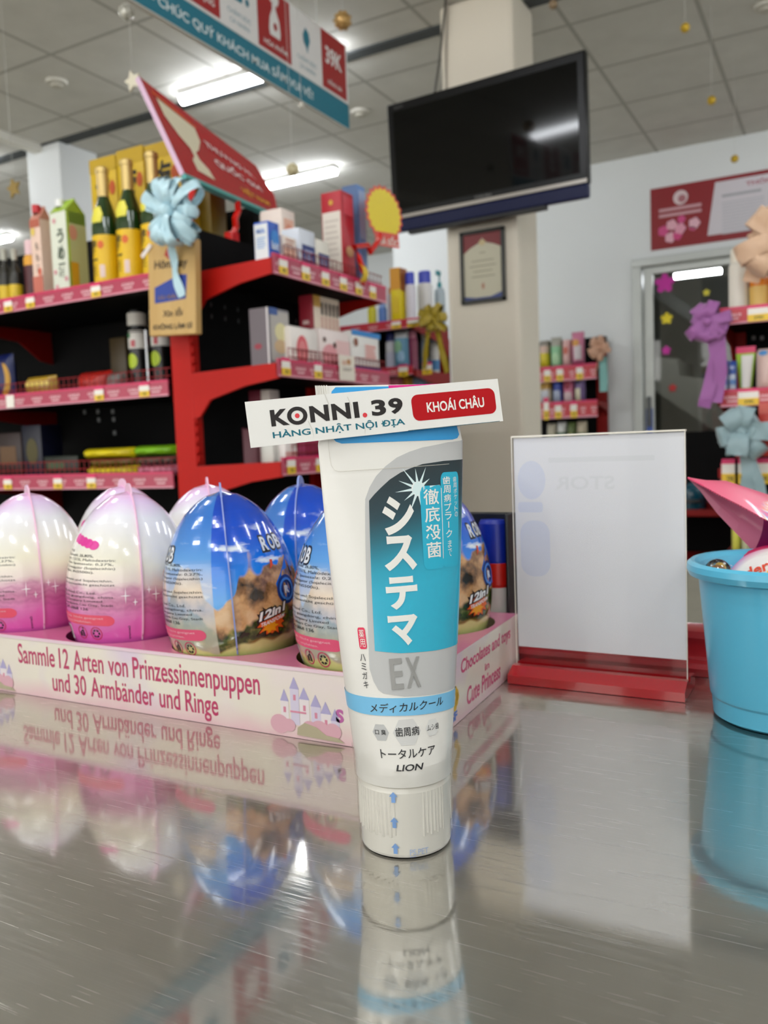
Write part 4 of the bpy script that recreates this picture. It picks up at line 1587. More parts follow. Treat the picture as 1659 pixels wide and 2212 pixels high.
# pale boxes painting the light that shows through holes in the back panel
bb = B()
for px_, py_ in ((212, 889), (244, 889), (214, 907), (246, 906), (248, 935), (183, 890)):
    p = ony(px_, py_, 2.049)
    bb.box(p - V((0.006, 0.002, 0.007)), p + V((0.006, 0.001, 0.007)), P('8d8f90', 0.5))
bb.build('slot_light_marks', gl_, go)

# ---- run going away from the counter, facing right
ro = V((-1.47, 1.9, 0))
rn = thing('display_shelf', 'red shop shelf running away from the counter with cartons facing right', 'shelf', ro)
RX0, RXF, RY0, RY1 = -1.446, -1.18, 1.65, 2.2
bb = B().box((-1.512, GY, 0), (-1.446, GY + 0.035, 1.50), RS, 0.004)
for k in range(46):      # slotted right flank
    z = 0.35 + k * 0.025
    bb.box((-1.447, GY + 0.004, z), (-1.441, GY + 0.02, z + 0.016), RS, 0.002)
bb.build('upright', rn, ro)
B().box((-1.512, RY1 - 0.035, 0), (-1.446, RY1, 1.50), RS, 0.004).build('upright', rn, ro)
bb = B().box((-1.500, GY + 0.035, 0.02), (-1.450, RY1 - 0.035, 1.515), BKP)
for k in range(9):  # grey dashes paint light coming through the panel slots
    for j in range(2):
        y = 1.74 + k * 0.055
        bb.box((-1.4505, y, 1.325 - 0.03 * j), (-1.4485, y + 0.005, 1.336 - 0.03 * j), P('4c4e50', 0.5))
bb.build('back_panel', rn, ro)
B().box((-1.44, GY + 0.02, 0.02), (-1.22, RY1, 0.16), RSD, 0.004).build('base', rn, ro)
RZ = ((1.361, 1.409), (1.123, 1.165), (0.888, 0.932), (0.60, 0.64))
rtags = ((612, 660, 702, 740, 773, 803), (617, 686), (628, 690), ())
for k, (z0, z1) in enumerate(RZ):
    bb = B().box((RX0, GY + 0.004, z1 - 0.03), (RXF - 0.006, RY1, z1 - 0.014), BKS)
    sh = bb.build('shelf_board', rn, ro)
    bb = B()
    f = lambda off, z0=z0: FaceY((RXF, RY0, z0), off)
    lipbar(bb, f, RY1 - RY0, z0, z1, 0.062)
    bb.build('price_rail', sh, ro)
    g = FaceY((RXF, RY0, z0), 0.0014)
    for px_ in rtags[k]:
        y = onx(px_, 600 + 200 * k, RXF).y
        price_tag(sh, ro, g, y - RY0 - 0.017, 0.003, 0.034, 0.042)
    if k < 3:
        bb = B()
        wires(bb, FaceY((RXF - 0.012, RY0 + 0.06, 0), 0), RY1 - RY0 - 0.06, z1 - 0.012, z1 + 0.03, 0.02)
        bb.build('wire_guard', sh, ro)
    for Y in (GY, RY1 - 0.012):
        bb = B()
        bb.ext([V((RX0, Y, z1 - 0.016)), V((RXF - 0.003, Y, z1 - 0.010)), V((RXF - 0.003, Y, z1 - 0.046)), V((RXF - 0.10, Y, z1 - 0.058)), V((RX0 + 0.055, Y, z1 - 0.085)), V((RX0 + 0.02, Y, z1 - 0.125)), V((RX0, Y, z1 - 0.13))], (0, 0.008, 0), RS)
        bb.build('bracket', sh, ro)

# ------------------------------------------------------------------ goods
def face_map(a, c, side, off=0.0008):
    a, c = V(a), V(c)
    if side == '-y':
        return F((a.x, a.y - off, a.z), (c.x - a.x, 0, 0), (0, 0, c.z - a.z))
    if side == '+x':
        return F((c.x + off, a.y, a.z), (0, c.y - a.y, 0), (0, 0, c.z - a.z))
    return F((a.x, a.y, c.z + off), (c.x - a.x, 0, 0), (0, c.y - a.y, 0))


def deco(bb, a, c, decals, mk=face_map):
    k = 0
    for d in decals:
        k += 1
        f = mk(a, c, d[0], 0.0005 + 0.0003 * k)
        if d[1] == 'r':
            bb.rect(f, *d[2:6], P(d[6], 0.45))
        elif d[1] == 't':
            bb.text(f, d[2], d[3:7], P(d[7], 0.45), 0.02)
        elif d[1] == 'd':
            bb.disc(f, *d[2:6], P(d[6], 0.45))
        elif d[1] == 'l':      # lines of small print
            u0, v0, u1, v1, n = d[2:7]
            for i in range(n):
                vv = v1 - (v1 - v0) * (i + 0.5) / n
                bb.rect(f, u0, vv, u1 - (u1 - u0) * 0.25 * ((i * 37 % 10) / 10), vv + (v1 - v0) / n * 0.45, P(d[7], 0.5))


def carton(label, a, c, col, decals=(), group=None, cat='box', name='carton', bev=0.003, rough=0.4, rot=0.0):
    a, c = V(a), V(c)
    o = V(((a.x + c.x) / 2, (a.y + c.y) / 2, a.z))
    bb = B().box(a, c, P(col, rough), bev)
    deco(bb, a, c, decals)
    ob = bb.build(name, org=o, angle=30)
    ob.rotation_euler.z = rot
    return tag(ob, label, cat, group)


def slot(x0, x1, ytop, Y, ymid=600):
    """X range and top height of something seen between x0 and x1 whose front stands at depth Y"""
    a, c = ony(x0, ymid, Y), ony(x1, ymid, Y)
    return a.x, c.x, ony((x0 + x1) / 2, ytop, Y).z


def yslot(x0, x1, ytop, X, ymid=600):
    a, c = onx(x0, ymid, X), onx(x1, ymid, X)
    return a.y, c.y, onx((x0 + x1) / 2, ytop, X).z


def bottle(label, pos, h, r, body, cap, bands=(), shape='round', capz=0.8, group=None, cat='bottle', name='bottle', rough=0.25, neck=0.42, coat=0.3, sx=1.0, sy=1.0):
    """bands: (z0, z1, hex) label bands as fractions of the height; shoulder and neck by shape"""
    t = thing(name, label, cat, pos, group)
    bm = P(body, rough) if isinstance(body, str) else body
    if shape == 'wine':
        pr = [(0, 0.0), (r * 0.9, 0.0), (r, 0.015 * h), (r, 0.50 * h), (r * 0.93, 0.58 * h), (r * 0.66, 0.67 * h), (r * neck, 0.75 * h), (r * neck * 0.92, capz * h), (r * neck * 0.92, 0.96 * h), (0, 0.96 * h)]
    elif shape == 'pump':
        pr = [(0, 0), (r * 0.95, 0), (r, 0.02 * h), (r, 0.62 * h), (r * 0.85, 0.69 * h), (r * 0.4, 0.72 * h), (r * 0.3, capz * h), (0, capz * h)]
    else:
        pr = [(0, 0), (r * 0.94, 0), (r, 0.02 * h), (r, (capz - 0.06) * h), (r * 0.8, (capz - 0.01) * h), (r * 0.7, capz * h), (0, capz * h)]

    def rad(z):
        for (r0, z0), (r1, z1) in zip(pr, pr[1:]):
            if z0 <= z <= z1 and z1 > z0:
                return r0 + (r1 - r0) * (z - z0) / (z1 - z0)
        return r
    bb = B().lathe((0, 0, 0), pr, bm, 28, sx, sy)
    bb.build('bottle_body', t)
    for z0, z1, cl in bands:
        n = 6
        zz = [h * (z0 + (z1 - z0) * i / n) for i in range(n + 1)]
        bb = B().lathe((0, 0, 0), [(rad(z) + 0.0006, z) for z in zz], P(cl, 0.4), 28, sx, sy)
        bb.build('label_band', t)
    cm = P(cap, 0.3) if isinstance(cap, str) else cap
    bb = B()
    if shape == 'wine':
        bb.lathe((0, 0, 0), [(r * neck * 1.0, capz * h), (r * neck * 1.02, 0.95 * h), (r * neck * 1.15, 0.955 * h), (r * neck * 1.15, 0.99 * h), (r * neck * 0.8, h), (0, h)], cm, 24)
    elif shape == 'pump':
        bb.lathe((0, 0, 0), [(r * 0.42, 0.71 * h), (r * 0.42, 0.80 * h), (r * 0.15, 0.81 * h), (r * 0.15, 0.93 * h), (0, 0.93 * h)], cm, 20)
        bb.box((-r * 0.25, -r * 1.1, 0.92 * h), (r * 0.25, r * 0.3, h), cm, 0.002)
    else:
        bb.lathe((0, 0, 0), [(r * 0.8, (capz - 0.015) * h), (r * 0.82, capz * h), (r * 0.8, 0.98 * h), (r * 0.7, h), (0, h)], cm, 24, sx, sy)
    bb.build('bottle_cap', t)
    return t


def pouch(label, a, c, col, decals=(), group=None, cat='pack', name='soft_pack', rough=0.3, puff=None):
    """pillow pack with its face towards -y between a and c"""
    a, c = V(a), V(c)
    o = V(((a.x + c.x) / 2, (a.y + c.y) / 2, a.z))
    d = (c.y - a.y) / 2 if puff is None else puff
    ym = (a.y + c.y) / 2

    def fm(sgn, off=0.0):
        def f(u, v):
            e = (max(0.0, 1 - abs(2 * u - 1) ** 3) * max(0.0, 1 - abs(2 * v - 1) ** 3)) ** 0.6
            wr = 0.05 * sin(u * 19) * sin(v * 13)
            return V((a.x + (c.x - a.x) * u, ym + sgn * (d * (e + wr * e) + off), a.z + (c.z - a.z) * v))
        return f
    bb = B()
    for sgn in (-1, 1):
        f = fm(sgn)
        bb.grid([[f(i / 14, j / 10) for i in range(15)] for j in range(11)], P(col, rough))
    k = 0
    for dd in decals:
        k += 1
        f = fm(-1, 0.0008 + 0.0003 * k)
        cut = (0.07, 0.1)
        if dd[0] == 'r':
            bb.rect(f, *dd[1:5], P(dd[5], 0.4), cut)
        elif dd[0] == 'd':
            bb.disc(f, *dd[1:5], P(dd[5], 0.4), 20, cut)
        elif dd[0] == 't':
            bb.text(f, dd[1], dd[2:6], P(dd[6], 0.4), 0.02, cut)
    return tag(bb.build(name, org=o, angle=60), label, cat, group)


LT = LZ[0][1] - 0.0118     # surface of the left unit's top shelf
# three green bottles, gold foil and yellow labels
GRN = M('green_glass', '1d3a12', 0.08, coat=0.6)
GOLD = P('d9bd78', 0.3, metal=0.35)
for i, (x0, x1, yt) in enumerate(((192, 240, 350), (242, 297, 333), (299, 349, 316))):
    X0, X1, zt = slot(x0, x1, yt, 1.70, 540)
    r = 0.0365
    t = bottle(('green gold-necked bottle with yellow label beside the green drink carton', 'green gold-necked bottle with yellow label, middle one of the three', 'green gold-necked bottle with yellow label, half behind the blue ribbon bow')[i], V(((X0 + X1) / 2, 1.725, LT)), zt - LT - 0.004, r, GRN, GOLD, ((0.03, 0.44, 'e8bd12'),), 'wine', 0.76, 'green bottles on the top shelf')
    H = zt - LT - 0.004
    bb = B()

    def lab(off):
        return lambda u, v: V(((r + off) * sin(u / r), -(r + off) * cos(u / r), v))
    for k, ch in enumerate('梅酒'):
        bb.text(lab(0.0012), ch, (-0.026, H * (0.27 - 0.15 * k), 0.002, H * (0.41 - 0.15 * k)), P('2b2410', 0.5), 0.03, (0.008, 0))
    bb.rect(lab(0.0012), 0.008, H * 0.10, 0.022, H * 0.20, P('e8cfc8', 0.5), (0.008, 0))
    bb.disc(lab(0.0012), 0.013, H * 0.36, 0.009, 0.011, P('d8641e', 0.5))
    bb.build('label_print', t)
    bb = B()
    dm = P('e6dc4a', 0.4)
    f = lambda u, v: V(((r * 0.93 + 0.0012 - max(0, v - 0.0) * 0.30) * sin(u / r), -(r * 0.93 + 0.0012 - max(0, v) * 0.30) * cos(u / r), H * 0.585 + v))
    bb.shape(f, [(-0.024, 0.006), (-0.018, -0.018), (0, -0.030), (0.018, -0.018), (0.024, 0.006), (0.014, 0.028), (-0.014, 0.028)], dm, (0.006, 0.008))
    bb.build('neck_label', t)
# yellow gift boxes behind
for i, (x0, x1, yt) in enumerate(((199, 258, 338), (258, 318, 318), (320, 398, 303))):
    X0, X1, zt = slot(x0, x1, yt, 1.83, 480)
    carton(('yellow gift box with black brush lettering behind the first green bottle', 'yellow gift box with black brush lettering behind the middle green bottle', 'wide yellow gift box with brush lettering under the red trophy board')[i], (X0 + 0.003, 1.83, LT), (X1 - 0.002, 1.90, zt), 'cdaa1e', [('-y', 'r', 0.0, 0.9, 1, 1, 'b8961a'), ('-y', 't', '梅', 0.2, 0.62, 0.74, 0.88, '1e1808'), ('-y', 't', '酒', 0.2, 0.32, 0.74, 0.58, '1e1808'), ('-y', 'd', 0.84, 0.78, 0.11, 0.05, 'b8501c'), ('-y', 'r', 0.05, 0.1, 0.2, 0.7, 'dcb83a')], 'yellow gift boxes on the top shelf', 'gift box', 'gift_box')
X0, X1, zt = slot(404, 456, 384, 1.90, 480)
carton('olive gold gift box behind the blue ribbon bow', (X0, 1.90, 1.5155), (X1, 1.97, zt), '7d6a16', [('-y', 'r', 0.1, 0.1, 0.5, 0.9, '93801f')], None, 'gift box', 'gift_box').location.z = LT
bpy.data.objects['gift_box.003'].scale.z = (zt - LT) / (zt - 1.5155)


def gable(label, x0, xm, x1, yt, ybs, front, side, cap, group):
    """tall paper drink carton turned a little so two faces show"""
    Y = 1.69
    X0, X1, zt = slot(x0, x1, yt, Y, 560)
    wv = (X1 - X0)
    s = wv / 2.1
    t = thing('drink_carton', label, 'drink carton', V((X0 + s / 2, Y + s / 2, LT)), group)
    H = zt - LT
    ang = radians(-2)
    bb = B()
    R3 = Matrix.Rotation(ang, 4, 'Z')
    bb.box((-s / 2, -s / 2, 0), (s / 2, s / 2, H * 0.86), P(front, 0.4), 0.002, R3)
    bb.add([R3 @ V(p) for p in ((-s / 2, -s / 2, H * 0.86), (s / 2, -s / 2, H * 0.86), (s / 2, s / 2, H * 0.86), (-s / 2, s / 2, H * 0.86), (-s / 2, 0, H * 0.99), (s / 2, 0, H * 0.99))], [(0, 1, 5, 4), (2, 3, 4, 5), (1, 2, 5), (3, 0, 4)], P(side, 0.4))
    bb.box((-s / 2, -0.002, H * 0.98), (s / 2, 0.002, H), P(side, 0.4), 0, R3)
    ff = lambda u, v: R3 @ V((-s / 2 + s * u, -s / 2 - 0.001, H * 0.86 * v))
    fr_ = lambda u, v: R3 @ V((s / 2 + 0.001, -s / 2 + s * u, H * 0.86 * v))
    ff2 = lambda u, v: R3 @ V((-s / 2 + s * u, -s / 2 - 0.0016, H * 0.86 * v))
    return t, bb, ff, fr_, ff2, R3, s, H


t, bb, ff, fr_, ff2, R3, s_, H_ = gable('pink paper drink carton with red cap left of the green one', 69, 104, 116, 440, 640, 'eccdbb', 'c98a78', None, None)
bb.rect(ff, 0, 0, 1, 0.3, P('c9705e', 0.45)).rect(ff, 0, 0.9, 1, 1, P('b4604c', 0.45)).disc(ff2, 0.75, 0.35, 0.14, 0.05, P('d8502c', 0.45)).disc(ff2, 0.3, 0.85, 0.2, 0.05, P('e4c860', 0.45))
for k, ch in enumerate('もも酒'):
    bb.text(ff2, ch, (0.45, 0.62 - 0.14 * k, 0.75, 0.72 - 0.14 * k), P('7a6a60', 0.5), 0.02)
bb.build('carton_body', t)
B().lathe((0, -0.012, H_ * 0.93), [(0.012, 0), (0.012, 0.022), (0, 0.023)], P('c4202a', 0.3), 18).build('screw_cap', t)
t, bb, ff, fr_, ff2, R3, s_, H_ = gable('green and cream paper drink carton beside the first green bottle', 112, 148, 190, 420, 630, 'dfe3d2', '9dbb3c', None, None)
bb.rect(fr_, 0, 0, 1, 1, P('c9cf9a', 0.45)).rect(fr_, 0, 0.86, 1, 1, P('86b81e', 0.45))
fr2 = lambda u, v: fr_(u, v) + (R3 @ V((0.0008, 0, 0)))
bb.rect(fr2, 0, 0, 0.5, 0.4, P('e2aa2a', 0.45)).disc(fr2, 0.3, 0.75, 0.22, 0.09, P('e0a088', 0.45)).rect(fr2, 0.0, 0.0, 0.12, 1.0, P('bfe05a', 0.45))
for k, ch in enumerate('うめ酒'):
    bb.text(ff2, ch, (0.42, 0.63 - 0.2 * k, 0.82, 0.80 - 0.2 * k), P('4d5a4a', 0.5), 0.03)
for u_, v_ in ((0.3, 0.9), (0.2, 0.3), (0.85, 0.2), (0.25, 0.12)):
    bb.disc(ff2, u_, v_, 0.1, 0.03, P('d89aa0', 0.45))
bb.build('carton_body', t)
B().lathe((-0.012, -0.012, H_ * 0.93), [(0.012, 0), (0.012, 0.02), (0, 0.021)], P('f0f0ee', 0.3), 18).build('screw_cap', t)
X0, X1, zt = slot(36, 70, 515, 1.70, 590)
bottle('dark cherry red bottle with pink cap and round orange tag beside the pink carton', V(((X0 + X1) / 2, 1.73, LT)), zt - LT, 0.0235, '3a1016', 'e8c4c8', ((0.05, 0.6, '4c1820'), (0.60, 0.76, 'e0a02a')), 'round', 0.78)
for (x0, x1), lb in (((14, 34), 'small dark bottle with yellow label next to the cherry red bottle'), ((-8, 12), 'small dark bottle with yellow label at the left edge of the photo')):
    X0, X1, zt = slot(x0, x1, 535, 1.69, 600)
    bottle(lb, V(((X0 + X1) / 2, 1.705, LT)), zt - LT, (X1 - X0) / 2 - 0.001, '26241c', 'b7b6a8', ((0.05, 0.36, 'd9b81c'),), 'wine', 0.8, 'small dark bottles on the top shelf')

# middle shelf of the left unit
L2 = LZ[1][1] - 0.0118
for i, (x0, x1) in enumerate(((288, 312), (336, 362))):
    X0, X1, zt = slot(x0, x1, 640, 1.80, 760)
    xm = (X0 + X1) / 2
    zt = min(zt, LZ[0][0] - 0.012)
    t = bottle(('black bottle with white wrapper and lime round sticker left of the red upright', 'black bottle with lime round sticker under the hanging wooden sign')[i], V((xm, 1.80, L2)), zt - L2, 0.027, '0e0f10', '1a1b1c', ((0.52, 0.74, 'd8d4cc'), (0.80, 0.95, 'c9c5bc')), 'round', 0.78, 'black bottles on the middle shelf')
    H = zt - L2
    bb = B().disc(lambda u, v: V((0.0288 * sin(u / 0.027), -0.0288 * cos(u / 0.027), v)), 0, H * 0.37, 0.016, 0.021, P('b8d020', 0.4), 24, (0.006, 0))
    bb.disc(lambda u, v: V((0.0292 * sin(u / 0.027), -0.0292 * cos(u / 0.027), v)), -0.008, H * 0.68, 0.006, 0.007, P('3a7a4a', 0.4))
    bb.rect(lambda u, v: V((0.0292 * sin(u / 0.027), -0.0292 * cos(u / 0.027), v)), 0.0, H * 0.54, 0.012, H * 0.62, P('c05058', 0.4))
    bb.build('round_sticker', t)
p = ony(318, 770, 1.745)
tag(B().tube([V((p.x, 1.745, L2 + 0.0002)), V((p.x, 1.745, L2 + 0.16))], 0.004, P('c8cace', 0.2, metal=0.8), 12).build('steel_rod', org=(p.x, 1.745, L2)), 'thin shiny steel rod standing in front of the black bottles', 'rod')
X0, X1, zt = slot(50, 112, 812, 1.70, 840)
pouch('shiny gold foil pack lying on the middle shelf', (X0, 1.69, L2), (X1, 1.75, zt), 'b08c2a', [('r', 0.1, 0.55, 0.9, 0.8, 'e6cc66')], None, rough=0.15)
X0, X1, zt = slot(-20, 24, 765, 1.72, 830)
pouch('dark blue pack with gold crescent at the left end of the middle shelf', (X0, 1.71, L2), (X1, 1.76, zt), '16225a', [('d', 0.75, 0.45, 0.2, 0.35, 'c9962a'), ('d', 0.62, 0.5, 0.2, 0.32, '16225a')])
X0, X1, zt = slot(165, 232, 802, 1.78, 830)
pouch('flat red pack lying on the middle shelf', (X0, 1.76, L2), (X1, 1.84, zt + 0.0), 'c02418')
X0, X1, zt = slot(234, 268, 805, 1.74, 830)
pouch('small grey pack between the red pack and the black bottles', (X0, 1.72, L2), (X1, 1.78, zt), '6e6a66')
X0, X1, zt = slot(250, 284, 730, 1.95, 800)
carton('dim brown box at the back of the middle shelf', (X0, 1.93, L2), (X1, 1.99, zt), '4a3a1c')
# lower shelf of the left unit
L3 = LZ[2][1] - 0.0118
gp = 'noodle packs on the lower shelf'
sx0, sx1 = slot(178, 282, 950, 1.72, 980)[:2]
zb = L3
for lb, x0, x1, z0, z1, cl in (('bright yellow soft pack, lower one of the two by the red upright', 178, 284, 0.0, 0.030, 'e0cc14'), ('olive brown soft pack between the two yellow packs', 186, 284, 0.0305, 0.051, '6b5f2c'), ('bright yellow soft pack, upper one of the two', 172, 277, 0.0515, 0.080, 'e2ce12'), ('pink soft pack beside the lower yellow pack', 288, 378, 0.0, 0.030, 'd9829a'), ('dark brown soft pack under the green one', 290, 378, 0.0305, 0.053, '5b5148'), ('lime green soft pack on top beside the red upright', 282, 378, 0.0535, 0.082, '7cb818')):
    X0, X1, _ = slot(x0, x1, 950, 1.72, 985)
    pouch(lb, (X0 + 0.001, 1.70, zb + z0 + 0.0), (X1 - 0.001, 1.80, zb + z1), cl, [('r', 0.2, 0.3, 0.8, 0.7, cl)], gp, puff=0.05)
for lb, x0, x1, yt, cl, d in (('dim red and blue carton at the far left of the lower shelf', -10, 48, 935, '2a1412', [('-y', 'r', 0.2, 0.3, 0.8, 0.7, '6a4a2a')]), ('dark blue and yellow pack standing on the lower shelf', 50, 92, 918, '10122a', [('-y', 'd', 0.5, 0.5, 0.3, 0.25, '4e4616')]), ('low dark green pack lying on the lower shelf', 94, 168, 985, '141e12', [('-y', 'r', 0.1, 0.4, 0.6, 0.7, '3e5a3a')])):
    X0, X1, zt = slot(x0, x1, yt, 1.76, 985)
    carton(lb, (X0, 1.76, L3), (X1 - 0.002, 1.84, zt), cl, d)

# right run, top shelf (goods face right, plane near X = RXF)
R1 = RZ[0][1] - 0.0138
XF = RXF - 0.018


def rbox(label, x0, x1, yt, col, decals=(), dep=0.07, X=XF, zb=R1, group=None, ym=560, cat='box', name='carton', xl=None):
    y0, y1, zt = yslot(x0, x1, yt, X, ym)
    if xl is not None:       # near face spans xl .. x0 in the picture
        dep = abs(X - ony(xl, ym, y0).x)
    dep = min(dep, X + 1.442)
    y0, y1 = max(y0, RY0 + 0.012), min(y1, RY1 - 0.016)
    return carton(label, (X - dep, y0, zb), (X, y1, zt), col, decals, group, cat, name)


rbox('blue and white carton at the near corner of the top shelf', 580, 606, 480, '1d56c0', [('-y', 'r', 0.06, 0.06, 0.94, 0.94, 'e6e8ea'), ('-y', 't', 'Milk', 0.2, 0.7, 0.8, 0.82, '4a7ac8'), ('-y', 'l', 0.2, 0.3, 0.8, 0.6, 5, '8fb0dc'), ('+x', 'd', 0.5, 0.55, 0.4, 0.25, '2f86d8'), ('+x', 't', 'lait', 0.15, 0.3, 0.85, 0.5, 'e4ecf8')], xl=547)
rbox('tall white carton with peach picture behind the blue one', 612, 641, 455, 'ecdcd2', [('+x', 'r', 0.15, 0.35, 0.85, 0.85, 'e2ad94'), ('+x', 'd', 0.5, 0.6, 0.3, 0.18, 'd98a6c'), ('-y', 'r', 0.1, 0.1, 0.9, 0.8, 'f0e6e0')], X=XF - 0.05, xl=566)
rbox('low peach and white carton standing behind the rail', 612, 642, 512, 'f0e2d8', [('+x', 'r', 0.1, 0.1, 0.9, 0.6, 'e6b8a0'), ('+x', 'l', 0.2, 0.65, 0.8, 0.9, 2, 'd09a84')], dep=0.045)
rbox('small white carton with navy label right of the peach one', 648, 682, 497, 'dde3ee', [('+x', 'r', 0.15, 0.12, 0.95, 0.62, '24357a'), ('+x', 'l', 0.3, 0.25, 0.8, 0.5, 3, 'aab4dc')], dep=0.06)
rbox('small cream carton with navy label, right one of the pair', 684, 712, 520, 'ebe6da', [('+x', 'r', 0.15, 0.15, 0.95, 0.62, '24316e'), ('+x', 'l', 0.3, 0.28, 0.8, 0.55, 3, 'a4a8cc')], dep=0.06)
rbox('tall red carton with white front panel on the top shelf', 742, 768, 418, 'b81c2c', [('-y', 'r', 0.06, 0.03, 0.94, 0.78, 'e8e0d4'), ('-y', 'l', 0.15, 0.15, 0.85, 0.7, 9, 'd2c8bc'), ('-y', 'd', 0.5, 0.88, 0.1, 0.03, 'd8a83a'), ('+x', 'r', 0.1, 0.75, 0.9, 0.95, 'd84a58'), ('+x', 'd', 0.5, 0.36, 0.3, 0.06, 'd0a070')], xl=698, X=XF - 0.01)
rbox('tall pale blue carton behind the red one', 778, 797, 405, '6f9edc', [('+x', 'r', 0.1, 0.5, 0.9, 0.95, 'a4c8f0'), ('+x', 'r', 0.1, 0.05, 0.9, 0.45, '5272a8'), ('-y', 'r', 0, 0, 1, 1, '5a78a6')], xl=745, X=XF - 0.03)
# starburst price card on a red clip
y0 = onx(775, 600, RXF).y
tip = onx(832, 462, RXF + 0.01)
pc = V((RXF + 0.012, y0, RZ[0][0] + 0.03))
sc_ = thing('price_card_holder', 'yellow starburst price card on a zigzag red plastic clip at the shelf edge', 'price card', pc)
CLIP = P('d8160e', 0.25, coat=0.3)
pth = [pc, pc + V((0.0, 0.01, 0.03)), onx(775, 555, RXF + 0.012), onx(765, 533, RXF + 0.012), onx(795, 530, RXF + 0.012), onx(800, 545, RXF + 0.012), onx(818, 520, RXF + 0.012), onx(822, 505, RXF + 0.012)]
B().tube(pth, 0.0075, CLIP, 8).build('clip', sc_, pc)
cc_ = onx(830, 462, RXF + 0.012)
ex_ = (onx(865, 470, RXF + 0.012) - onx(795, 455, RXF + 0.012)).normalized()
ez_ = V((1, 0, 0)).cross(ex_)
rr_ = (onx(871, 470, RXF + 0.012) - onx(790, 455, RXF + 0.012)).length / 2
kz = 0.66
bb = B()


def cardf(off):
    return lambda u, v: cc_ + ex_ * u + ez_ * v + V((off, 0, 0))


for scl, mt, off in ((1.0, P('e8402a', 0.4), 0.0), (0.9, P('f8de00', 0.4), 0.0012)):
    pts = []
    for k in range(44):
        a = 2 * pi * k / 44
        r = rr_ * scl * (1.0 if k % 2 == 0 else 0.90)
        pts.append((r * cos(a), r * kz * 1.05 * sin(a)))
    if off == 0:
        f = cardf(0)
        bb.ext([f(*q) for q in pts], (0.001, 0, 0), mt)
    else:
        bb.shape(cardf(off), [(x, max(y, -rr_ * 0.45)) for x, y in pts], mt)
bb.rect(cardf(0.0012), -rr_ * 0.62, -rr_ * 0.80, rr_ * 0.66, -rr_ * 0.47, P('e0412c', 0.4))
bb.text(cardf(0.0018), 'GIÁ SỐC', (-rr_ * 0.55, -rr_ * 0.76, rr_ * 0.6, -rr_ * 0.52), P('f6e6da', 0.4), 0.03)
bb.build('starburst_card', sc_, pc)
yb = onx(782, 590, RXF + 0.012)
bb = B().grid([[yb + V((0.012 * sin(v * pi), (u - 0.5) * 0.028, (v - 0.5) * 0.05)) for u in (0, 0.5, 1)] for v in [k / 6 for k in range(7)]], P('e8c62a', 0.4))
bb.build('curled_sticker', sc_, pc)

# right run, second shelf
R2 = RZ[1][1] - 0.0138
rbox('silver grey carton with pastel side at the near end of the second shelf', 582, 626, 668, '8f8b90', [('-y', 'r', 0.0, 0.0, 0.92, 1.0, '6d646a'), ('-y', 'd', 0.4, 0.35, 0.2, 0.05, '9a3040'), ('+x', 'r', 0.05, 0.1, 0.95, 0.95, 'b9b4ae'), ('+x', 'd', 0.55, 0.6, 0.3, 0.16, 'e4dca8'), ('+x', 'd', 0.5, 0.35, 0.3, 0.12, 'd2b48a'), ('+x', 'r', 0.0, 0.88, 0.4, 1.0, '3a5a9a'), ('-y', 'r', 0.92, 0, 1, 1, 'e4dede')], zb=R2, ym=730, xl=541, X=XF - 0.02)
rw1 = 0.0
gpw = 'white packs on the second shelf'


def rpack(label, x0, x1, yt, col, decals, X=XF, zb=R2, ym=745, dep=0.04):
    y0, y1, zt = yslot(x0, x1, yt, X, ym)
    y1 = min(y1, RY1 - 0.014)
    a, c = V((X - dep, y0 + 0.001, zb)), V((X, y1 - 0.001, zt))
    return carton(label, a, c, col, decals, None, 'pack', 'soft_pack', 0.012)


rpack('white pack with a large red oval at the front of the second shelf', 628, 690, 706, 'efe8e2', [('+x', 'd', 0.38, 0.42, 0.2, 0.36, 'e0606a'), ('+x', 'd', 0.38, 0.42, 0.13, 0.24, 'e88a8c'), ('+x', 'l', 0.62, 0.12, 0.95, 0.35, 3, 'd8b8b4')])
rpack('white pack with pink stripes and brown dots, middle of the second shelf', 692, 758, 712, 'f0e2de', [('+x', 'd', 0.3, 0.35, 0.26, 0.28, 'e8a0a6'), ('+x', 'r', 0.5, 0.3, 0.95, 0.75, 'ecc6c4'), ('+x', 'd', 0.12, 0.72, 0.05, 0.06, '5a3020'), ('+x', 'd', 0.44, 0.62, 0.05, 0.07, '5a3020')])
rpack('white pack with blue bands at the far end of the second shelf', 760, 832, 718, 'eceae6', [('+x', 'r', 0, 0.88, 1, 1, '2a86d0'), ('+x', 'r', 0, 0.02, 1, 0.2, '2f58a8'), ('+x', 'r', 0.42, 0.35, 0.82, 0.72, 'f0d8d4'), ('+x', 'l', 0.45, 0.38, 0.8, 0.68, 4, 'd06a5a'), ('+x', 'd', 0.12, 0.72, 0.07, 0.1, '8a4a2a')])
y0, y1, zt = yslot(696, 753, 640, XF - 0.012, 690)
zb2 = onx(725, 705, XF).z
xl_ = ony(646, 690, y0).x
carton('dark red carton with five bottle pictures stacked on the white packs', (xl_, y0, R2 + 0.001), (XF - 0.043, y1, zt), '9a2434', [('-y', 'r', 0.3, 0.62, 0.75, 0.67, 'e8c8c4'), ('+x', 'r', 0.05, 0.0, 1, 1, 'ecdcc8'), ('+x', 'r', 0.05, 0.85, 0.3, 1, 'd0a040')] + [('+x', 'r', 0.3 + 0.14 * k, 0.05, 0.38 + 0.14 * k, 0.74, 'd9b0a0') for k in range(5)] + [('+x', 'r', 0.305 + 0.14 * k, 0.76, 0.375 + 0.14 * k, 0.92, '3a2618') for k in range(5)])
bb = B()
hc = onx(752, 770, RXF + 0.008)
y0, y1 = onx(735, 790, RXF + 0.008).y, onx(768, 790, RXF + 0.008).y
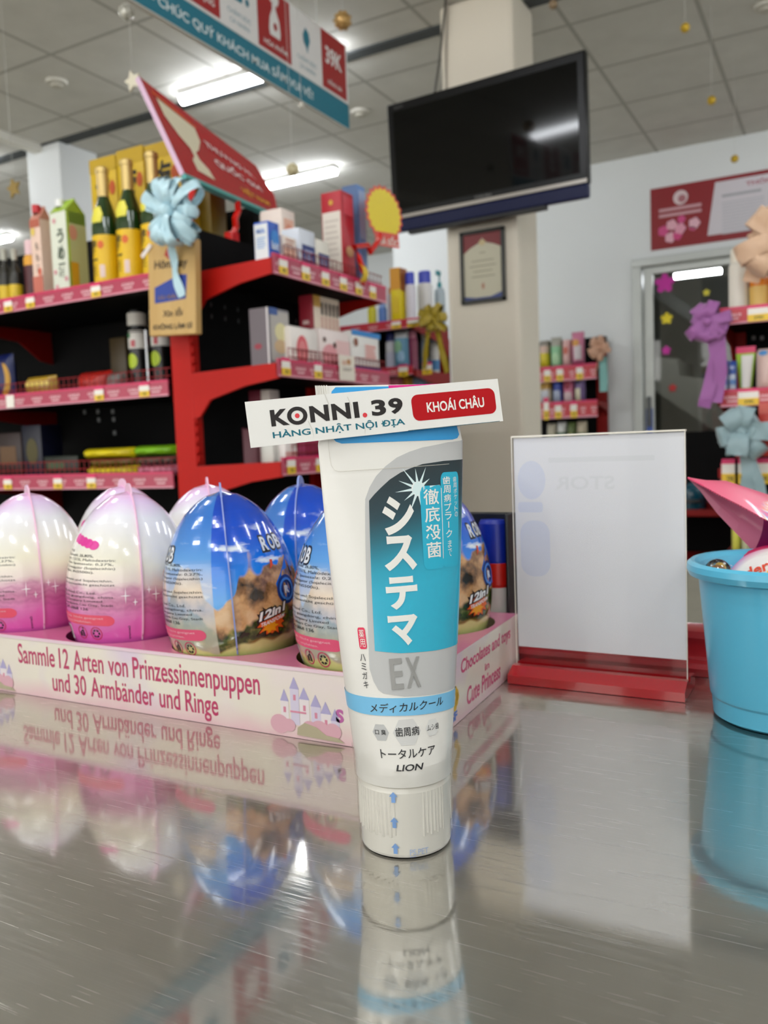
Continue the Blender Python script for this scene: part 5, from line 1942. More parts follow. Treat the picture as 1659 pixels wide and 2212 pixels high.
z0, z1 = onx(752, 822, RXF + 0.008).z, onx(752, 768, RXF + 0.008).z
bb.box((RXF + 0.004, y0, z0), (RXF + 0.0055, y1, z1), P('ece4d6', 0.45), 0.0005)
deco(bb, (RXF + 0.004, y0, z0), (RXF + 0.0055, y1, z1), [('+x', 'd', 0.6, 0.75, 0.14, 0.12, 'c08a5a'), ('+x', 'd', 0.3, 0.7, 0.16, 0.1, 'dcb8a4'), ('+x', 'l', 0.2, 0.35, 0.8, 0.5, 2, 'a8a298')])
tag(bb.build('shelf_card', org=((RXF + 0.005), (y0 + y1) / 2, (z0 + z1) / 2)), 'white picture card clipped to the rail of the second shelf', 'card')

# right run, third shelf
R3_ = RZ[2][1] - 0.0138
rbox('dark wine red carton deep on the third shelf', 530, 556, 925, '4c1022', [('-y', 'r', 0.86, 0, 0.9, 1, '7a2a3a')], zb=R3_, ym=970, X=XF - 0.06, xl=500)
rbox('white carton behind the dangling end of the store tag', 590, 612, 955, 'cfcfc8', [], zb=R3_, ym=970, X=XF - 0.02, xl=562)
rbox('white and pink carton on the third shelf', 616, 642, 952, 'ece6e2', [('+x', 'r', 0, 0.25, 1, 0.5, 'd8a8a0')], zb=R3_, ym=970)
rbox('magenta carton on the third shelf beside the toothpaste tube', 645, 700, 862, '9c1f50', [('+x', 'r', 0.0, 0.0, 0.25, 1, 'b03868')], zb=R3_, ym=970)
rbox('white carton with wine red edge at the back of the third shelf', 584, 606, 842, 'dcd4cc', [('-y', 'r', 0, 0, 0.6, 1, '6c1830')], zb=R3_, ym=900, X=XF - 0.09, xl=540)
# ------------------------------------------------------------------ more shelving further back
def simple_shelf(label, x0, x1, Y, dep, rails, top, org, tags, ends=(True, True), wire=False, post=0.05):
    t = thing('display_shelf', label, 'shelf', org)
    o = V(org)
    B().box((x0, Y + dep, 0), (x1, Y + dep + 0.02, top), BKP).build('back_panel', t, o)
    B().box((x0, Y + 0.06, 0.02), (x1, Y + dep, 0.15), RSD, 0.003).build('base', t, o)
    for xx, on in ((x0, ends[0]), (x1 - post, ends[1])):
        if on:
            B().box((xx, Y + dep - 0.01, 0), (xx + post, Y + dep + 0.03, top - 0.05), RSD, 0.003).build('upright', t, o)
    for k, (z0, z1) in enumerate(rails):
        sh = B().box((x0, Y + 0.004, z1 - 0.03), (x1, Y + dep, z1 - 0.014), BKS).build('shelf_board', t, o)
        bb = B()
        lipbar(bb, lambda off, z0=z0: FaceX((x0, Y, z0), off), x1 - x0, z0, z1, 0.08, P('c2343f', 0.35))
        bb.build('price_rail', sh, o)
        g = FaceX((x0, Y, z0), 0.0014)
        for px_, kind in tags[k] if k < len(tags) else ():
            X = ony(px_, 700, Y).x
            wd = 0.05 if kind == 'wide' else 0.04
            price_tag(sh, o, g, X - x0 - wd / 2, 0.002 if kind != 'drop' else -0.005, wd, (z1 - z0) * (0.95 if kind != 'drop' else 1.3))
        for xx in (x0 - 0.008, x1):
            bb = B()
            bb.ext([V((xx, Y + dep, z1 - 0.016)), V((xx, Y + 0.01, z1 - 0.016)), V((xx, Y + 0.01, z1 - 0.04)), V((xx, Y + dep - 0.06, z1 - 0.075)), V((xx, Y + dep, z1 - 0.12))], (0.008, 0, 0), RSD)
            bb.build('bracket', sh, o)
        if wire:
            bb = B()
            wires(bb, FaceX((x0, Y + 0.012, 0), 0), x1 - x0, z1 - 0.01, z1 + 0.035, 0.03)
            bb.build('wire_guard', sh, o)
    return t


MY = 2.9
mz = [(ony(900, 706, MY).z, ony(900, 686, MY).z), (ony(900, 808, MY).z, ony(900, 788, MY).z), (ony(900, 896, MY).z - 0.03, ony(900, 878, MY).z - 0.03), (0.62, 0.66)]
mx1 = ony(966, 700, MY + 0.33).x
simple_shelf('red shelf beside the cream pillar carrying tall yellow and white bottles', -2.05, mx1, MY, 0.32, mz, mz[0][1] + 0.005, (-1.7, MY + 0.16, 0), (((856, 'p'), (893, 'wide')), ((868, 'drop'), (920, 'drop')), ()))
m1, m2, m3 = (q[1] - 0.0138 for q in mz[:3])


def mslot(x0, x1, yt, Y, ym=680):
    X0, X1, zt = slot(x0, x1, yt, Y, ym)
    return (X0 + X1) / 2, (X1 - X0) / 2, zt


def mb(label, x0, x1, yt, z, body, cap, bands=(), shape='round', capz=0.8, ym=650, Y=MY + 0.07):
    x, r, zt = mslot(x0, x1, yt, Y, ym)
    x = min(x, mx1 - r - 0.012)
    if z == m2:
        zt = min(zt, mz[0][1] - 0.036)
    return bottle(label, V((x, Y, z)), zt - z, r, body, cap, bands, shape, capz, sy=0.8)


x, r, zt = mslot(853, 874, 581, MY + 0.06)
carton('tall yellow carton with amber top on the shelf by the pillar', (x - r, MY + 0.03, m1), (x + r, MY + 0.09, zt), 'ecd41a', [('-y', 'r', 0, 0.62, 1, 1, 'dc9a28'), ('+x', 'r', 0, 0.6, 1, 1, 'a8601c'), ('-y', 'r', 0.2, 0.2, 0.8, 0.5, 'e8c82e')])
mb('white bottle with blue cap right of the tall yellow carton', 879, 901, 588, m1, 'dcd8e2', '2a3ec0', (), 'round', 0.78)
mb('larger white bottle with rounded blue cap beside the golden bow', 903, 934, 586, m1, 'e2e0e0', '3040b8', (), 'round', 0.80, Y=MY + 0.22)
x, r, zt = mslot(938, 962, 584, MY + 0.25)
t = bottle('pale grey bottle with teal nozzle just left of the cream pillar', V((x - 0.004, MY + 0.265, m1)), zt - m1, r * 0.9, 'a9b8c0', '1f8a92', (), 'pump', 0.8, sy=0.8)
mb('short yellow jar at the end of the top shelf by the pillar', 795, 812, 658, m1, 'dcd42c', 'c8b020', (), 'round', 0.85, 670)
mb('short blue jar on the shelf by the pillar', 818, 835, 656, m1, '5e86d0', '8aa8e0', (), 'round', 0.85, 670)
mb('slim mauve bottle left of the tall yellow carton', 838, 851, 622, m1, 'b6a4b4', 'c07a68', (), 'round', 0.85, 650)
mb('white bottle with navy cap on the shelf under the tall yellow carton', 834, 853, 712, m2, 'd8d8dc', '1c2a7c', ((0.1, 0.5, 'c9cbdc'),), 'round', 0.8, 750)
x, r, zt = mslot(855, 884, 706, MY + 0.06, 750)
zt = min(zt, mz[0][1] - 0.036)
pouch('blue green refill pouch with white top under the tall yellow carton', (x - r, MY + 0.03, m2), (x + r, MY + 0.08, zt), '5f96b4', [('r', 0.0, 0.82, 1, 1, 'd2d4d6'), ('d', 0.4, 0.6, 0.3, 0.16, '8ec09a'), ('d', 0.6, 0.35, 0.25, 0.15, '9cc4e0')])
mb('plum coloured bottle with pink cap right of the blue refill pouch', 886, 905, 714, m2, '8a3a58', 'c87a92', (), 'round', 0.82, 750)
mb('slim pale bottle right of the plum bottle', 909, 924, 716, m2, 'a2b0c4', 'd6d8d4', ((0.1, 0.4, '6888c0'),), 'round', 0.85, 750, Y=MY + 0.19)
mb('white and blue bottle half behind the golden bow ribbons', 930, 949, 726, m2, 'dcdad4', '9ab4cc', ((0.08, 0.35, '4a86bc'),), 'round', 0.85, 750, Y=MY + 0.265)
for i, (x0, x1, cl, lb) in enumerate(((848, 866, 'c06a74', 'dusty pink box on the third shelf by the pillar'), (872, 888, 'd8a030', 'amber box on the third shelf by the pillar'), (892, 916, '9cbce0', 'pale blue box on the third shelf by the pillar'), (922, 940, 'dcb8a8', 'beige pink box on the third shelf by the pillar'))):
    x, r, zt = mslot(x0, x1, 815, MY + 0.06 + 0.05 * i, 830)
    carton(lb, (x - r, MY + 0.03 + 0.05 * i, m3), (x + r, MY + 0.09 + 0.05 * i, zt), cl, [('-y', 'r', 0.15, 0.3, 0.85, 0.7, 'e8e0dc')])

# low shelf against the back wall
SYW = 6.33
wz = [(ony(1230, 822, SYW).z, ony(1230, 788, SYW).z), (ony(1230, 903, SYW).z, ony(1230, 866, SYW).z), (0.86, 0.92), (0.45, 0.5)]
wx0, wx1 = ony(1140, 860, SYW).x, ony(1290, 860, SYW).x
simple_shelf('red shelf with toiletries against the white back wall right of the pillar', wx0, wx1, SYW, 0.30, wz, ony(1268, 730, SYW + 0.3).z, ((wx0 + wx1) / 2, SYW + 0.15, 0), (((1180, 'wide'), (1207, 'wide'), (1250, 'wide')), ((1176, 'drop'), (1202, 'wide'), (1236, 'wide')), ()), (False, True), post=0.08)
q1, q2, q3 = (q[1] - 0.0138 for q in wz[:3])
gq = 'toiletry packs on the wall shelf'
for lb, x0, x1, yt, z, ym, cl, dd in (
        ('yellow refill pouch next to the pillar on the wall shelf', 1164, 1184, 735, q1, 760, 'd9c62e', [('r', 0, 0.55, 1, 1, 'd6b8a8'), ('r', 0, 0.8, 1, 1, '8f8a80')]),
        ('green refill pouch on the top row of the wall shelf', 1188, 1211, 728, q1, 760, '8fc79a', [('r', 0, 0.7, 1, 1, 'a8a69a'), ('d', 0.5, 0.3, 0.35, 0.2, 'b4dcb0')]),
        ('pale pink refill pouch on the top row of the wall shelf', 1213, 1231, 733, q1, 760, 'e2b8b4', [('d', 0.5, 0.6, 0.3, 0.15, 'c86a5a')]),
        ('tall pink and magenta pouch at the right end of the top row', 1233, 1260, 716, q1, 755, 'cf7d9c', [('r', 0.25, 0.2, 0.85, 0.6, 'd8cdd2'), ('d', 0.4, 0.68, 0.3, 0.1, 'd89a4a'), ('r', 0, 0, 1, 0.12, '8a1c4a')]),
        ('tan and white pouch on the second row next to the pillar', 1165, 1190, 813, q2, 850, 'c4b49a', [('r', 0.1, 0.0, 0.8, 0.5, 'c9ccd4'), ('r', 0, 0.55, 1, 0.75, 'b0862e')]),
        ('navy and white pouch on the second row of the wall shelf', 1193, 1213, 815, q2, 850, '26409a', [('r', 0.05, 0.05, 0.85, 0.5, 'aab4cc')]),
        ('rose pouch with dark round print on the second row', 1215, 1238, 812, q2, 850, 'c8708e', [('d', 0.5, 0.68, 0.3, 0.18, '8a1436'), ('r', 0.15, 0.05, 0.85, 0.4, 'dcc4c8')]),
        ('purple and cream pouch at the right end of the second row', 1240, 1262, 808, q2, 850, '705a8a', [('d', 0.4, 0.75, 0.25, 0.12, '2a3050'), ('r', 0.05, 0.05, 0.65, 0.5, 'd8d2b8')]),
        ('white capped green pouch at the left of the third row', 1180, 1200, 915, q3, 935, '8a9a70', [('r', 0, 0.5, 1, 1, 'bab4a0')]),
        ('dark green pouch in the middle of the third row', 1202, 1222, 912, q3, 935, '3c6a44', [('r', 0, 0.55, 1, 1, 'cfd0cc')]),
        ('olive green pouch on the third row', 1224, 1242, 912, q3, 935, '5f7040', [('r', 0.2, 0.2, 0.6, 0.5, '9a8a5a')]),
        ('green and beige pouch at the right of the third row', 1244, 1266, 910, q3, 935, '2f6a44', [('r', 0, 0.5, 1, 1, 'b8ac94')])):
    X0, X1, zt = slot(x0, x1, yt, SYW + 0.04, ym)
    pouch(lb, (X0, SYW + 0.03, z), (X1, SYW + 0.12, zt), cl, dd, gq)

# unit at the right edge
QY = 2.4
qx0 = ony(1555, 700, QY).x
qz = [(ony(1556, 703, QY).z, ony(1556, 666, QY).z), (ony(1558, 880, QY).z, ony(1558, 842, QY).z), (ony(1560, 1042, QY).z, ony(1560, 1000, QY).z), (0.58, 0.63), (0.3, 0.34)]
simple_shelf('red shelf at the right edge of the photo with cream and orange bottles on top', qx0, 0.75, QY, 0.34, qz, qz[0][1] + 0.02, (0.2, QY + 0.17, 0), (((1638, 'wide'),), ((1616, 'wide'),), ((1575, 'drop'), (1604, 'drop'), (1650, 'drop'))), (True, True), False, 0.03)
r1, r2, r3 = (q[1] - 0.0138 for q in qz[:3])
rq = bpy.data.objects['display_shelf.004']
bb = B()
for k in range(4):
    for j in range(2):
        p = ony(1586 + 42 * (k % 2) + 60 * (k // 2), 708 + 22 * j, QY + 0.338)
        bb.box(p - V((0.005, 0.002, 0.006)), p + V((0.005, 0.0, 0.006)), P('6d6668', 0.5))
bb.build('peg_holes', rq, (0.2, QY + 0.17, 0))


def qs(x0, x1, yt, Y, ym):
    X0, X1, zt = slot(x0, x1, yt, Y, ym)
    return (X0 + X1) / 2, (X1 - X0) / 2, zt


x, r, zt = qs(1573, 1615, 536, QY + 0.06, 620)
bottle('cream white bottle standing on the right shelf before the glass door', V((x, QY + 0.07, r1)), zt - r1, r, 'e6e2d6', 'ece6d6', (), 'round', 0.80, sy=0.8)
x, r, zt = qs(1618, 1662, 560, QY + 0.06, 620)
bottle('orange pump bottle with pale yellow label on the right shelf', V((x, QY + 0.07, r1)), zt - r1, r, 'e8861c', 'e8922a', ((0.12, 0.5, 'ecc46a'),), 'pump', 0.8, sy=0.8)
x, r, zt = qs(1664, 1705, 560, QY + 0.06, 620)
bottle('second orange bottle cut off by the right edge of the photo', V((x, QY + 0.07, r1)), zt - r1, r, 'e27a14', 'e8922a', (), 'pump', 0.8, sy=0.8)
for (x0, x1), lb in (((1557, 1574), 'blue and white tube at the left end of the right shelf'), ((1575, 1592), 'blue and white tube next to the pink capped one')):
    X0, X1, zt = slot(x0, x1, 780, QY + 0.05, 820)
    pouch(lb, (X0, QY + 0.03, r2), (X1, QY + 0.07, zt), '3a5cae', [('r', 0.1, 0.05, 0.9, 0.6, 'cfdcec'), ('r', 0.1, 0.3, 0.9, 0.45, '6f98d0'), ('d', 0.5, 0.8, 0.3, 0.06, 'a8b4dc')], 'blue tubes on the right shelf', 'tube', 'cosmetic_tube')
X0, X1, zt = slot(1589, 1632, 748, QY + 0.05, 800)
t = thing('cosmetic_tube', 'green and white tube with a flat pink top on the right shelf', 'tube', V(((X0 + X1) / 2, QY + 0.06, r2)))
o_ = V(((X0 + X1) / 2, QY + 0.06, r2))
H, w2 = zt - r2, (X1 - X0) / 2
bb = B()
rows = []
for j in range(13):
    s = j / 12
    a, d_ = w2 * (0.62 + 0.38 * s), 0.018 * (1 - s) + 0.0015
    rows.append([V((a * cos(2 * pi * k / 24), d_ * sin(2 * pi * k / 24), H * (0.06 + 0.80 * s))) for k in range(25)])
bb.grid(rows, P('a8d23c', 0.35))
fq = lambda u, v: V((w2 * (0.62 + 0.38 * v) * u, -(0.018 * (1 - v) + 0.0015) * sqrt(max(0, 1 - u * u)) - 0.0008, H * (0.06 + 0.80 * v)))
bb.shape(fq, [(-0.55, 0.1), (0.75, 0.1), (0.8, 0.95), (-0.45, 0.95)], P('f2f1ea', 0.35), (0.2, 0.2))
bb.build('tube_body', t)
B().box((-w2, -0.002, H * 0.86), (w2, 0.002, H), P('ea3a70', 0.35), 0.0008).build('crimp', t)
B().lathe((0, 0, 0), [(w2 * 0.5, 0), (w2 * 0.55, H * 0.07), (0, H * 0.07)], P('f0f0ec', 0.3), 20).build('tube_cap', t)
X0, X1, zt = slot(1634, 1705, 752, QY + 0.03, 820)
pouch('large pale pink pack with a blue print at the right edge', (X0, QY + 0.005, r2), (X1, QY + 0.06, zt), 'd9bcb4', [('d', 0.22, 0.9, 0.14, 0.06, '5a9ad6'), ('d', 0.9, 0.75, 0.15, 0.08, 'e0a0a8')])
X0, X1, zt = slot(1640, 1705, 870, QY - 0.02, 950)
bb = carton('red hanging pack with white lettering at the right edge', (X0, QY - 0.035, r3 + 0.03), (X1, QY - 0.008, zt), 'c03428', [('-y', 't', '39K', 0.1, 0.35, 0.8, 0.6, 'f0c8bc'), ('-y', 'r', 0.0, 0.8, 1, 1, 'cf5c50')], None, 'pack', 'hanging_pack')
for lb, x0, x1, yt, cl in (('lime yellow pack low on the right shelf above the bucket', 1580, 1600, 1115, 'd6d45a'), ('white and green pack low on the right shelf above the bucket', 1601, 1622, 1135, 'c9d0a8'), ('white and red pack low on the right shelf by the bucket rim', 1624, 1655, 1140, 'd8b0a4')):
    X0, X1, zt = slot(x0, x1, yt, QY + 0.05, 1160)
    pouch(lb, (X0, QY + 0.03, qz[3][1] - 0.0138), (X1, QY + 0.09, max(zt, qz[3][1] + 0.06)), cl)

# ------------------------------------------------------------------ ribbon bows
def bow(label, c, R, col, tails, n=11, wd=0.35, seed=1, rough=0.35, knot=None, squash=0.6, flat=1.0, alpha=1.0):
    rnd = random.Random(seed)
    t = thing('ribbon_bow', label, 'bow', c)
    mt = M('ribbon_' + col, col, rough)
    mt.node_tree.nodes['Principled BSDF'].inputs['Sheen Weight'].default_value = 0.3
    c = V(c)
    bb = B()
    for k in range(n):
        a = 2 * pi * k / n + rnd.uniform(-0.2, 0.2)
        el = rnd.uniform(-0.35, 1.0)
        d = V((cos(a) * cos(el * 0.9), -abs(sin(el)) * squash, sin(a) * cos(el * 0.9) * flat)).normalized()
        side = d.cross(V((0, 1, 0))).normalized()
        nrm = side.cross(d)
        L = R * rnd.uniform(0.62, 1.18)
        w_ = R * wd * rnd.uniform(0.85, 1.2)
        rows = []
        for j in range(15):
            s = 2 * pi * j / 14
            p = d * (L * 0.5 * (1 - cos(s))) + nrm * (L * 0.30 * sin(s))
            ww = w_ * (0.35 + 0.65 * sin(s / 2) ** 0.7)
            cr = 0.12 * R * sin(s * 3 + k)
            rows.append([p + side * (ww * (i - 2) / 2) + nrm * (cr * (1 - ((i - 2) / 2) ** 2)) for i in range(5)])
        bb.grid(rows, mt)
    bb.build('loops', t, angle=80)
    bb = B().sphere((0, -R * 0.35, 0), R * 0.2, P(knot, 0.4) if knot else mt, 14, 10)
    bb.build('knot', t)
    for pts, w0, w1 in tails:
        bb = B()
        pts = [V(p) - c for p in pts]
        rows = []
        for i in range(len(pts) * 4 - 3):
            q = i / 4
            a = min(int(q), len(pts) - 2)
            s = q - a
            p = pts[a].lerp(pts[a + 1], s)
            f = i / (len(pts) * 4 - 4)
            ww = w0 + (w1 - w0) * f
            d = (pts[a + 1] - pts[a]).normalized()
            sd = d.cross(V((0, 1, 0))).normalized()
            rows.append([p + sd * ww * (j - 1) / 1 + V((0, 0.004 * sin(i * 1.1 + j), 0)) for j in range(3)])
        bb.grid(rows, mt)
        bb.build('tail', t, angle=80)
    return t


SYG = 1.585
bow('pale blue ribbon bow with silver edges hanging over the wooden sign', ony(378, 462, SYG - 0.045), 0.082, 'b9dbe6', [([ony(374, 480, SYG - 0.06), ony(372, 540, SYG - 0.02), ony(378, 590, SYG - 0.006), ony(392, 640, SYG - 0.006)], 0.011, 0.011)], 18, 0.15, 3, 0.25, None, 0.4)
bow('golden olive ribbon bow at the end of the shelf beside the pillar', ony(938, 690, MY - 0.035), 0.058, 'a8921c', [([ony(925, 712, MY - 0.02), ony(920, 760, MY - 0.012), ony(916, 797, MY - 0.006)], 0.01, 0.01), ([ony(945, 715, MY - 0.03), ony(955, 760, MY - 0.02), ony(966, 805, MY - 0.02)], 0.011, 0.011)], 16, 0.22, 5, 0.4)
gb_ = bpy.data.objects['ribbon_bow.001']
B().tube([V((0, 0.004, 0)), V((mx1 - 0.012, MY - 0.0030, mz[0][0] + 0.012)) - gb_.location], 0.0025, P('a8921c', 0.4), 8).build('hanging_cord', gb_)
bow('peach ribbon bow with teal tail at the end of the wall shelf', ony(1296, 752, SYW - 0.062), 0.085, 'd3a58a', [([ony(1302, 770, SYW - 0.04), ony(1304, 805, SYW - 0.03), ony(1304, 846, SYW - 0.03)], 0.03, 0.03)], 16, 0.22, 6, 0.5)
tl_ = [o for o in bpy.data.objects if o.name.startswith('tail')][-1]
tl_.data.materials[0] = P('7fb4b0', 0.5)
tl_['label'] = 'flat teal ribbon tail'
gb_ = bpy.data.objects['ribbon_bow.002']
B().tube([V((0, 0.004, 0)), V((wx1 - 0.012, SYW - 0.0034, wz[0][0] + 0.02)) - gb_.location], 0.003, P('d3a58a', 0.4), 8).build('hanging_cord', gb_)
bow('large peach organza bow at the top right over the orange bottle', ony(1690, 515, QY - 0.04), 0.105, 'd9b596', [([ony(1640, 560, QY - 0.05), ony(1628, 590, QY - 0.04), ony(1622, 610, QY - 0.04)], 0.02, 0.02)], 18, 0.25, 8, 0.5)
bow('purple organza bow with long tails before the glass door', ony(1530, 697, QY - 0.05), 0.054, '9a5c9c', [([ony(1540, 715, QY - 0.05), ony(1548, 770, QY - 0.04), ony(1528, 850, QY - 0.04), ony(1520, 880, QY - 0.04)], 0.017, 0.016), ([ony(1552, 720, QY - 0.05), ony(1558, 800, QY - 0.04), ony(1548, 870, QY - 0.04)], 0.016, 0.014)], 16, 0.3, 9, 0.6)
bow('grey blue satin bow hanging on the right shelf below the tubes', ony(1603, 932, QY - 0.05), 0.070, '8ea8ae', [([ony(1612, 985, QY - 0.05), ony(1618, 1030, QY - 0.05), ony(1610, 1075, QY - 0.05)], 0.016, 0.018), ([ony(1622, 990, QY - 0.05), ony(1640, 1040, QY - 0.05), ony(1646, 1085, QY - 0.05)], 0.010, 0.014)], 13, 0.34, 11, 0.4, None, 0.6, 1.15)

# ------------------------------------------------------------------ hanging wooden sign
WOODM = M('sign_wood', 'c6a264', 0.5)
nw = N(WOODM)
nw.color(nw.mix(nw.noise(nw.mapv(nw.obj(), (30, 30, 4)), 1, 4), 'b9924f', 'd4b276'))
sc4 = [ony(316, 545, SYG), ony(413, 497, SYG), ony(438, 712, SYG), ony(334, 733, SYG)]
sx0, sx1 = (sc4[0].x + sc4[3].x) / 2, (sc4[1].x + sc4[2].x) / 2
sz0, sz1 = (sc4[2].z + sc4[3].z) / 2, (sc4[0].z + sc4[1].z) / 2
so_ = V(((sx0 + sx1) / 2, SYG, sz1))
sg = thing('wooden_sign', 'small wooden board sign with blue label hanging from the top shelf corner', 'sign', so_)
sg.rotation_euler.y = radians(3.0)
bb = B()
hw_, hh_ = (sx1 - sx0) / 2, sz1 - sz0
bb.box((-hw_, 0.0, -hh_), (hw_, 0.022, 0), WOODM, 0.003)
fs_ = F((-hw_, -0.0006, -hh_), (2 * hw_, 0, 0), (0, 0, hh_))
fs2_ = F((-hw_, -0.0010, -hh_), (2 * hw_, 0, 0), (0, 0, hh_))
BRNK = P('2c220f', 0.5)
bb.text(fs_, 'Hôm nay', (0.14, 0.69, 0.84, 0.81), BRNK, 0.02, None, 0.1)
bb.shape(fs_, [(0.14, 0.35), (0.80, 0.38), (0.83, 0.63), (0.68, 0.64), (0.14, 0.52)], P('1b3c98', 0.4))
bb.text(fs2_, 'ƯU ĐÃI', (0.22, 0.39, 0.6, 0.44), P('8a6a4a', 0.5), 0.02)
bb.text(fs_, 'Xin lỗi', (0.30, 0.20, 0.72, 0.29), BRNK, 0.02, None, 0.2)
bb.text(fs_, 'KHÔNG LÀM GÌ', (0.10, 0.065, 0.92, 0.135), BRNK, 0.03)
bb.shape(fs_, [(0.42, 0.93), (0.36, 0.86), (0.48, 0.80), (0.56, 0.88)], P('b03428', 0.5))
bb.build('board', sg)
bb = B().tube([V((0.02, 0.012, -0.005)), V((0.022, 0.016, 0.02)), V((0.012, 0.018, 0.045)), V((-0.004, 0.016, 0.02)), V((-0.012, 0.012, -0.005))], 0.0045, P('c23a22', 0.4), 8)
bb.build('hanging_cord', sg)
B().sphere((0.028, 0.0, 0.012), 0.013, P('0c0c0d', 0.2, coat=0.5), 16, 10).build('black_clip', sg)
B().box((-0.011, -0.003, -0.034), (0.0, -0.0012, 0.006), P('e6dcd6', 0.3), 0, Matrix.Translation((-hw_ + 0.012, 0, -0.012)) @ Matrix.Rotation(radians(48), 4, 'Y')).build('price_strip', sg)

# ------------------------------------------------------------------ promotional banner hung from the ceiling
BX = -1.747
by0, by1, bz0, bz1 = 1.35, 2.998, 2.203, 2.524
bo = V((BX, (by0 + by1) / 2, bz1))
bn = thing('hanging_banner', 'long teal, white and red promotional banner hanging from the ceiling', 'banner', bo)
BT, BW, BR = P('17788f', 0.4), P('eceae8', 0.45), P('a81e20', 0.4)
bb = B().box((BX - 0.014, by0, bz0), (BX, by1, bz1), P('d4d2cc', 0.5))


def bf(off):
    return lambda u, v: V((BX + off, by0 + u, bz0 + v))


L_ = by1 - by0
bb.rect(bf(0.001), 0, 0.004, L_, 0.095, BT).rect(bf(0.001), 0, 0.098, L_, bz1 - bz0, BW)
bb.text(bf(0.0016), 'XIN CHÀO QUÝ KHÁCH - CHÚC QUÝ KHÁCH MUA SẮM VUI VẺ!', (0.02, 0.026, 1.39, 0.075), P('e6f0f0', 0.4), 0.02)
edges = [2.99, 2.807, 2.611, 2.411, 2.22, 2.03, 1.83, 1.63, 1.43]
LB = P('6f9aa4', 0.5)
for i in range(len(edges) - 1):
    u1, u0 = edges[i] - by0, edges[i + 1] - by0
    um = (u0 + u1) / 2
    if i % 2 == 0:
        bb.rect(bf(0.0016), u0 + 0.004, 0.106, u1 - 0.004, bz1 - bz0 - 0.004, BR)
        ht = bf(0.0022)
        if i == 0:
            bb.text(ht, '39K', (u0 + 0.03, 0.20, u1 - 0.035, 0.265), BW, 0.03)
            bb.text(ht, 'ĐỒNG GIÁ', (u0 + 0.04, 0.128, u1 - 0.04, 0.15), BW, 0.02)
        elif i == 2:
            # spray bottle pictogram
            bb.shape(ht, [(um - 0.028, 0.165), (um + 0.03, 0.165), (um + 0.034, 0.185), (um + 0.028, 0.225), (um + 0.012, 0.255), (um - 0.010, 0.255), (um - 0.026, 0.225), (um - 0.032, 0.185)], BW)
            bb.rect(ht, um - 0.010, 0.255, um + 0.010, 0.275, BW)
            bb.shape(ht, [(um - 0.035, 0.295), (um - 0.02, 0.278), (um + 0.02, 0.272), (um + 0.03, 0.290), (um + 0.028, 0.304), (um - 0.02, 0.306)], BW)
            bb.disc(bf(0.0028), um + 0.004, 0.20, 0.011, 0.013, BR)
            bb.text(ht, 'HÓA PHẨM', (u0 + 0.035, 0.125, u1 - 0.03, 0.15), BW, 0.02)
        else:
            bb.text(ht, 'GIA DỤNG', (u0 + 0.03, 0.125, u1 - 0.03, 0.15), BW, 0.02)
            bb.rrect(ht, um - 0.035, 0.18, um + 0.035, 0.27, 0.01, BW)
    else:
        ht = bf(0.0016)
        if i == 1:
            bb.shape(ht, [(um - 0.022, 0.245), (um - 0.004, 0.275), (um + 0.018, 0.262), (um + 0.024, 0.235), (um + 0.010, 0.205), (um + 0.006, 0.185), (um - 0.002, 0.205), (um - 0.018, 0.22)], BT)
        else:
            bb.rrect(ht, um - 0.045, 0.20, um + 0.02, 0.28, 0.012, BT)
            bb.disc(ht, um + 0.045, 0.215, 0.010, 0.012, BT).disc(ht, um + 0.045, 0.265, 0.012, 0.014, BT)
        bb.text(ht, 'CHĂM SÓC', (u0 + 0.035, 0.15, u1 - 0.035, 0.17), LB, 0.0)
        bb.text(ht, 'CÁ NHÂN', (u0 + 0.045, 0.122, u1 - 0.045, 0.14), LB, 0.0)
bb.build('panel', bn, bo, flatshade=True)
for y in (1.6, 2.8):
    B().tube([V((BX - 0.007, y, bz1)), V((BX - 0.007, y, CEIL))], 0.002, P('b8b8b4', 0.5), 6).build('hanging_wire', bn, bo)

# red trophy board on zigzag posts over the shelf run
b0, b1 = onx(398, 374, -1.45), onx(603, 466, -1.45)
tl0 = ony(300, 165, b0.y)
wdir = tl0 - b0
nrm = V((0, 1, 0)).cross(wdir).normalized()
if nrm.x < 0:
    nrm = -nrm


def onboard(x, y):
    d = ray(x, y)
    return CAM_POS + d * ((b0 - CAM_POS).dot(nrm) / d.dot(nrm))


cr = [b0, b1, onboard(592, 420), onboard(577, 398), onboard(553, 358), tl0]
tb_o = V((-1.475, (b0.y + b1.y) / 2, 1.515))
tb = thing('promotion_board', 'tilted red promotional board with a trophy above the shelf run', 'board', tb_o)
bb = B()
TRED2 = M('board_red', 'b8232a', 0.22, coat=0.5)
bb.ext([p - nrm * 0.012 for p in cr], nrm * 0.012, TRED2)
e1_ = (b1 - b0)


def bm_(off):
    """board coordinates 0..1 from its measured corners"""
    tr0 = onboard(553, 358)

    def f(u, v):
        lo = b0.lerp(b1, u)
        hi = tl0.lerp(tr0, u)
        return lo.lerp(hi, v) + nrm * off
    return f


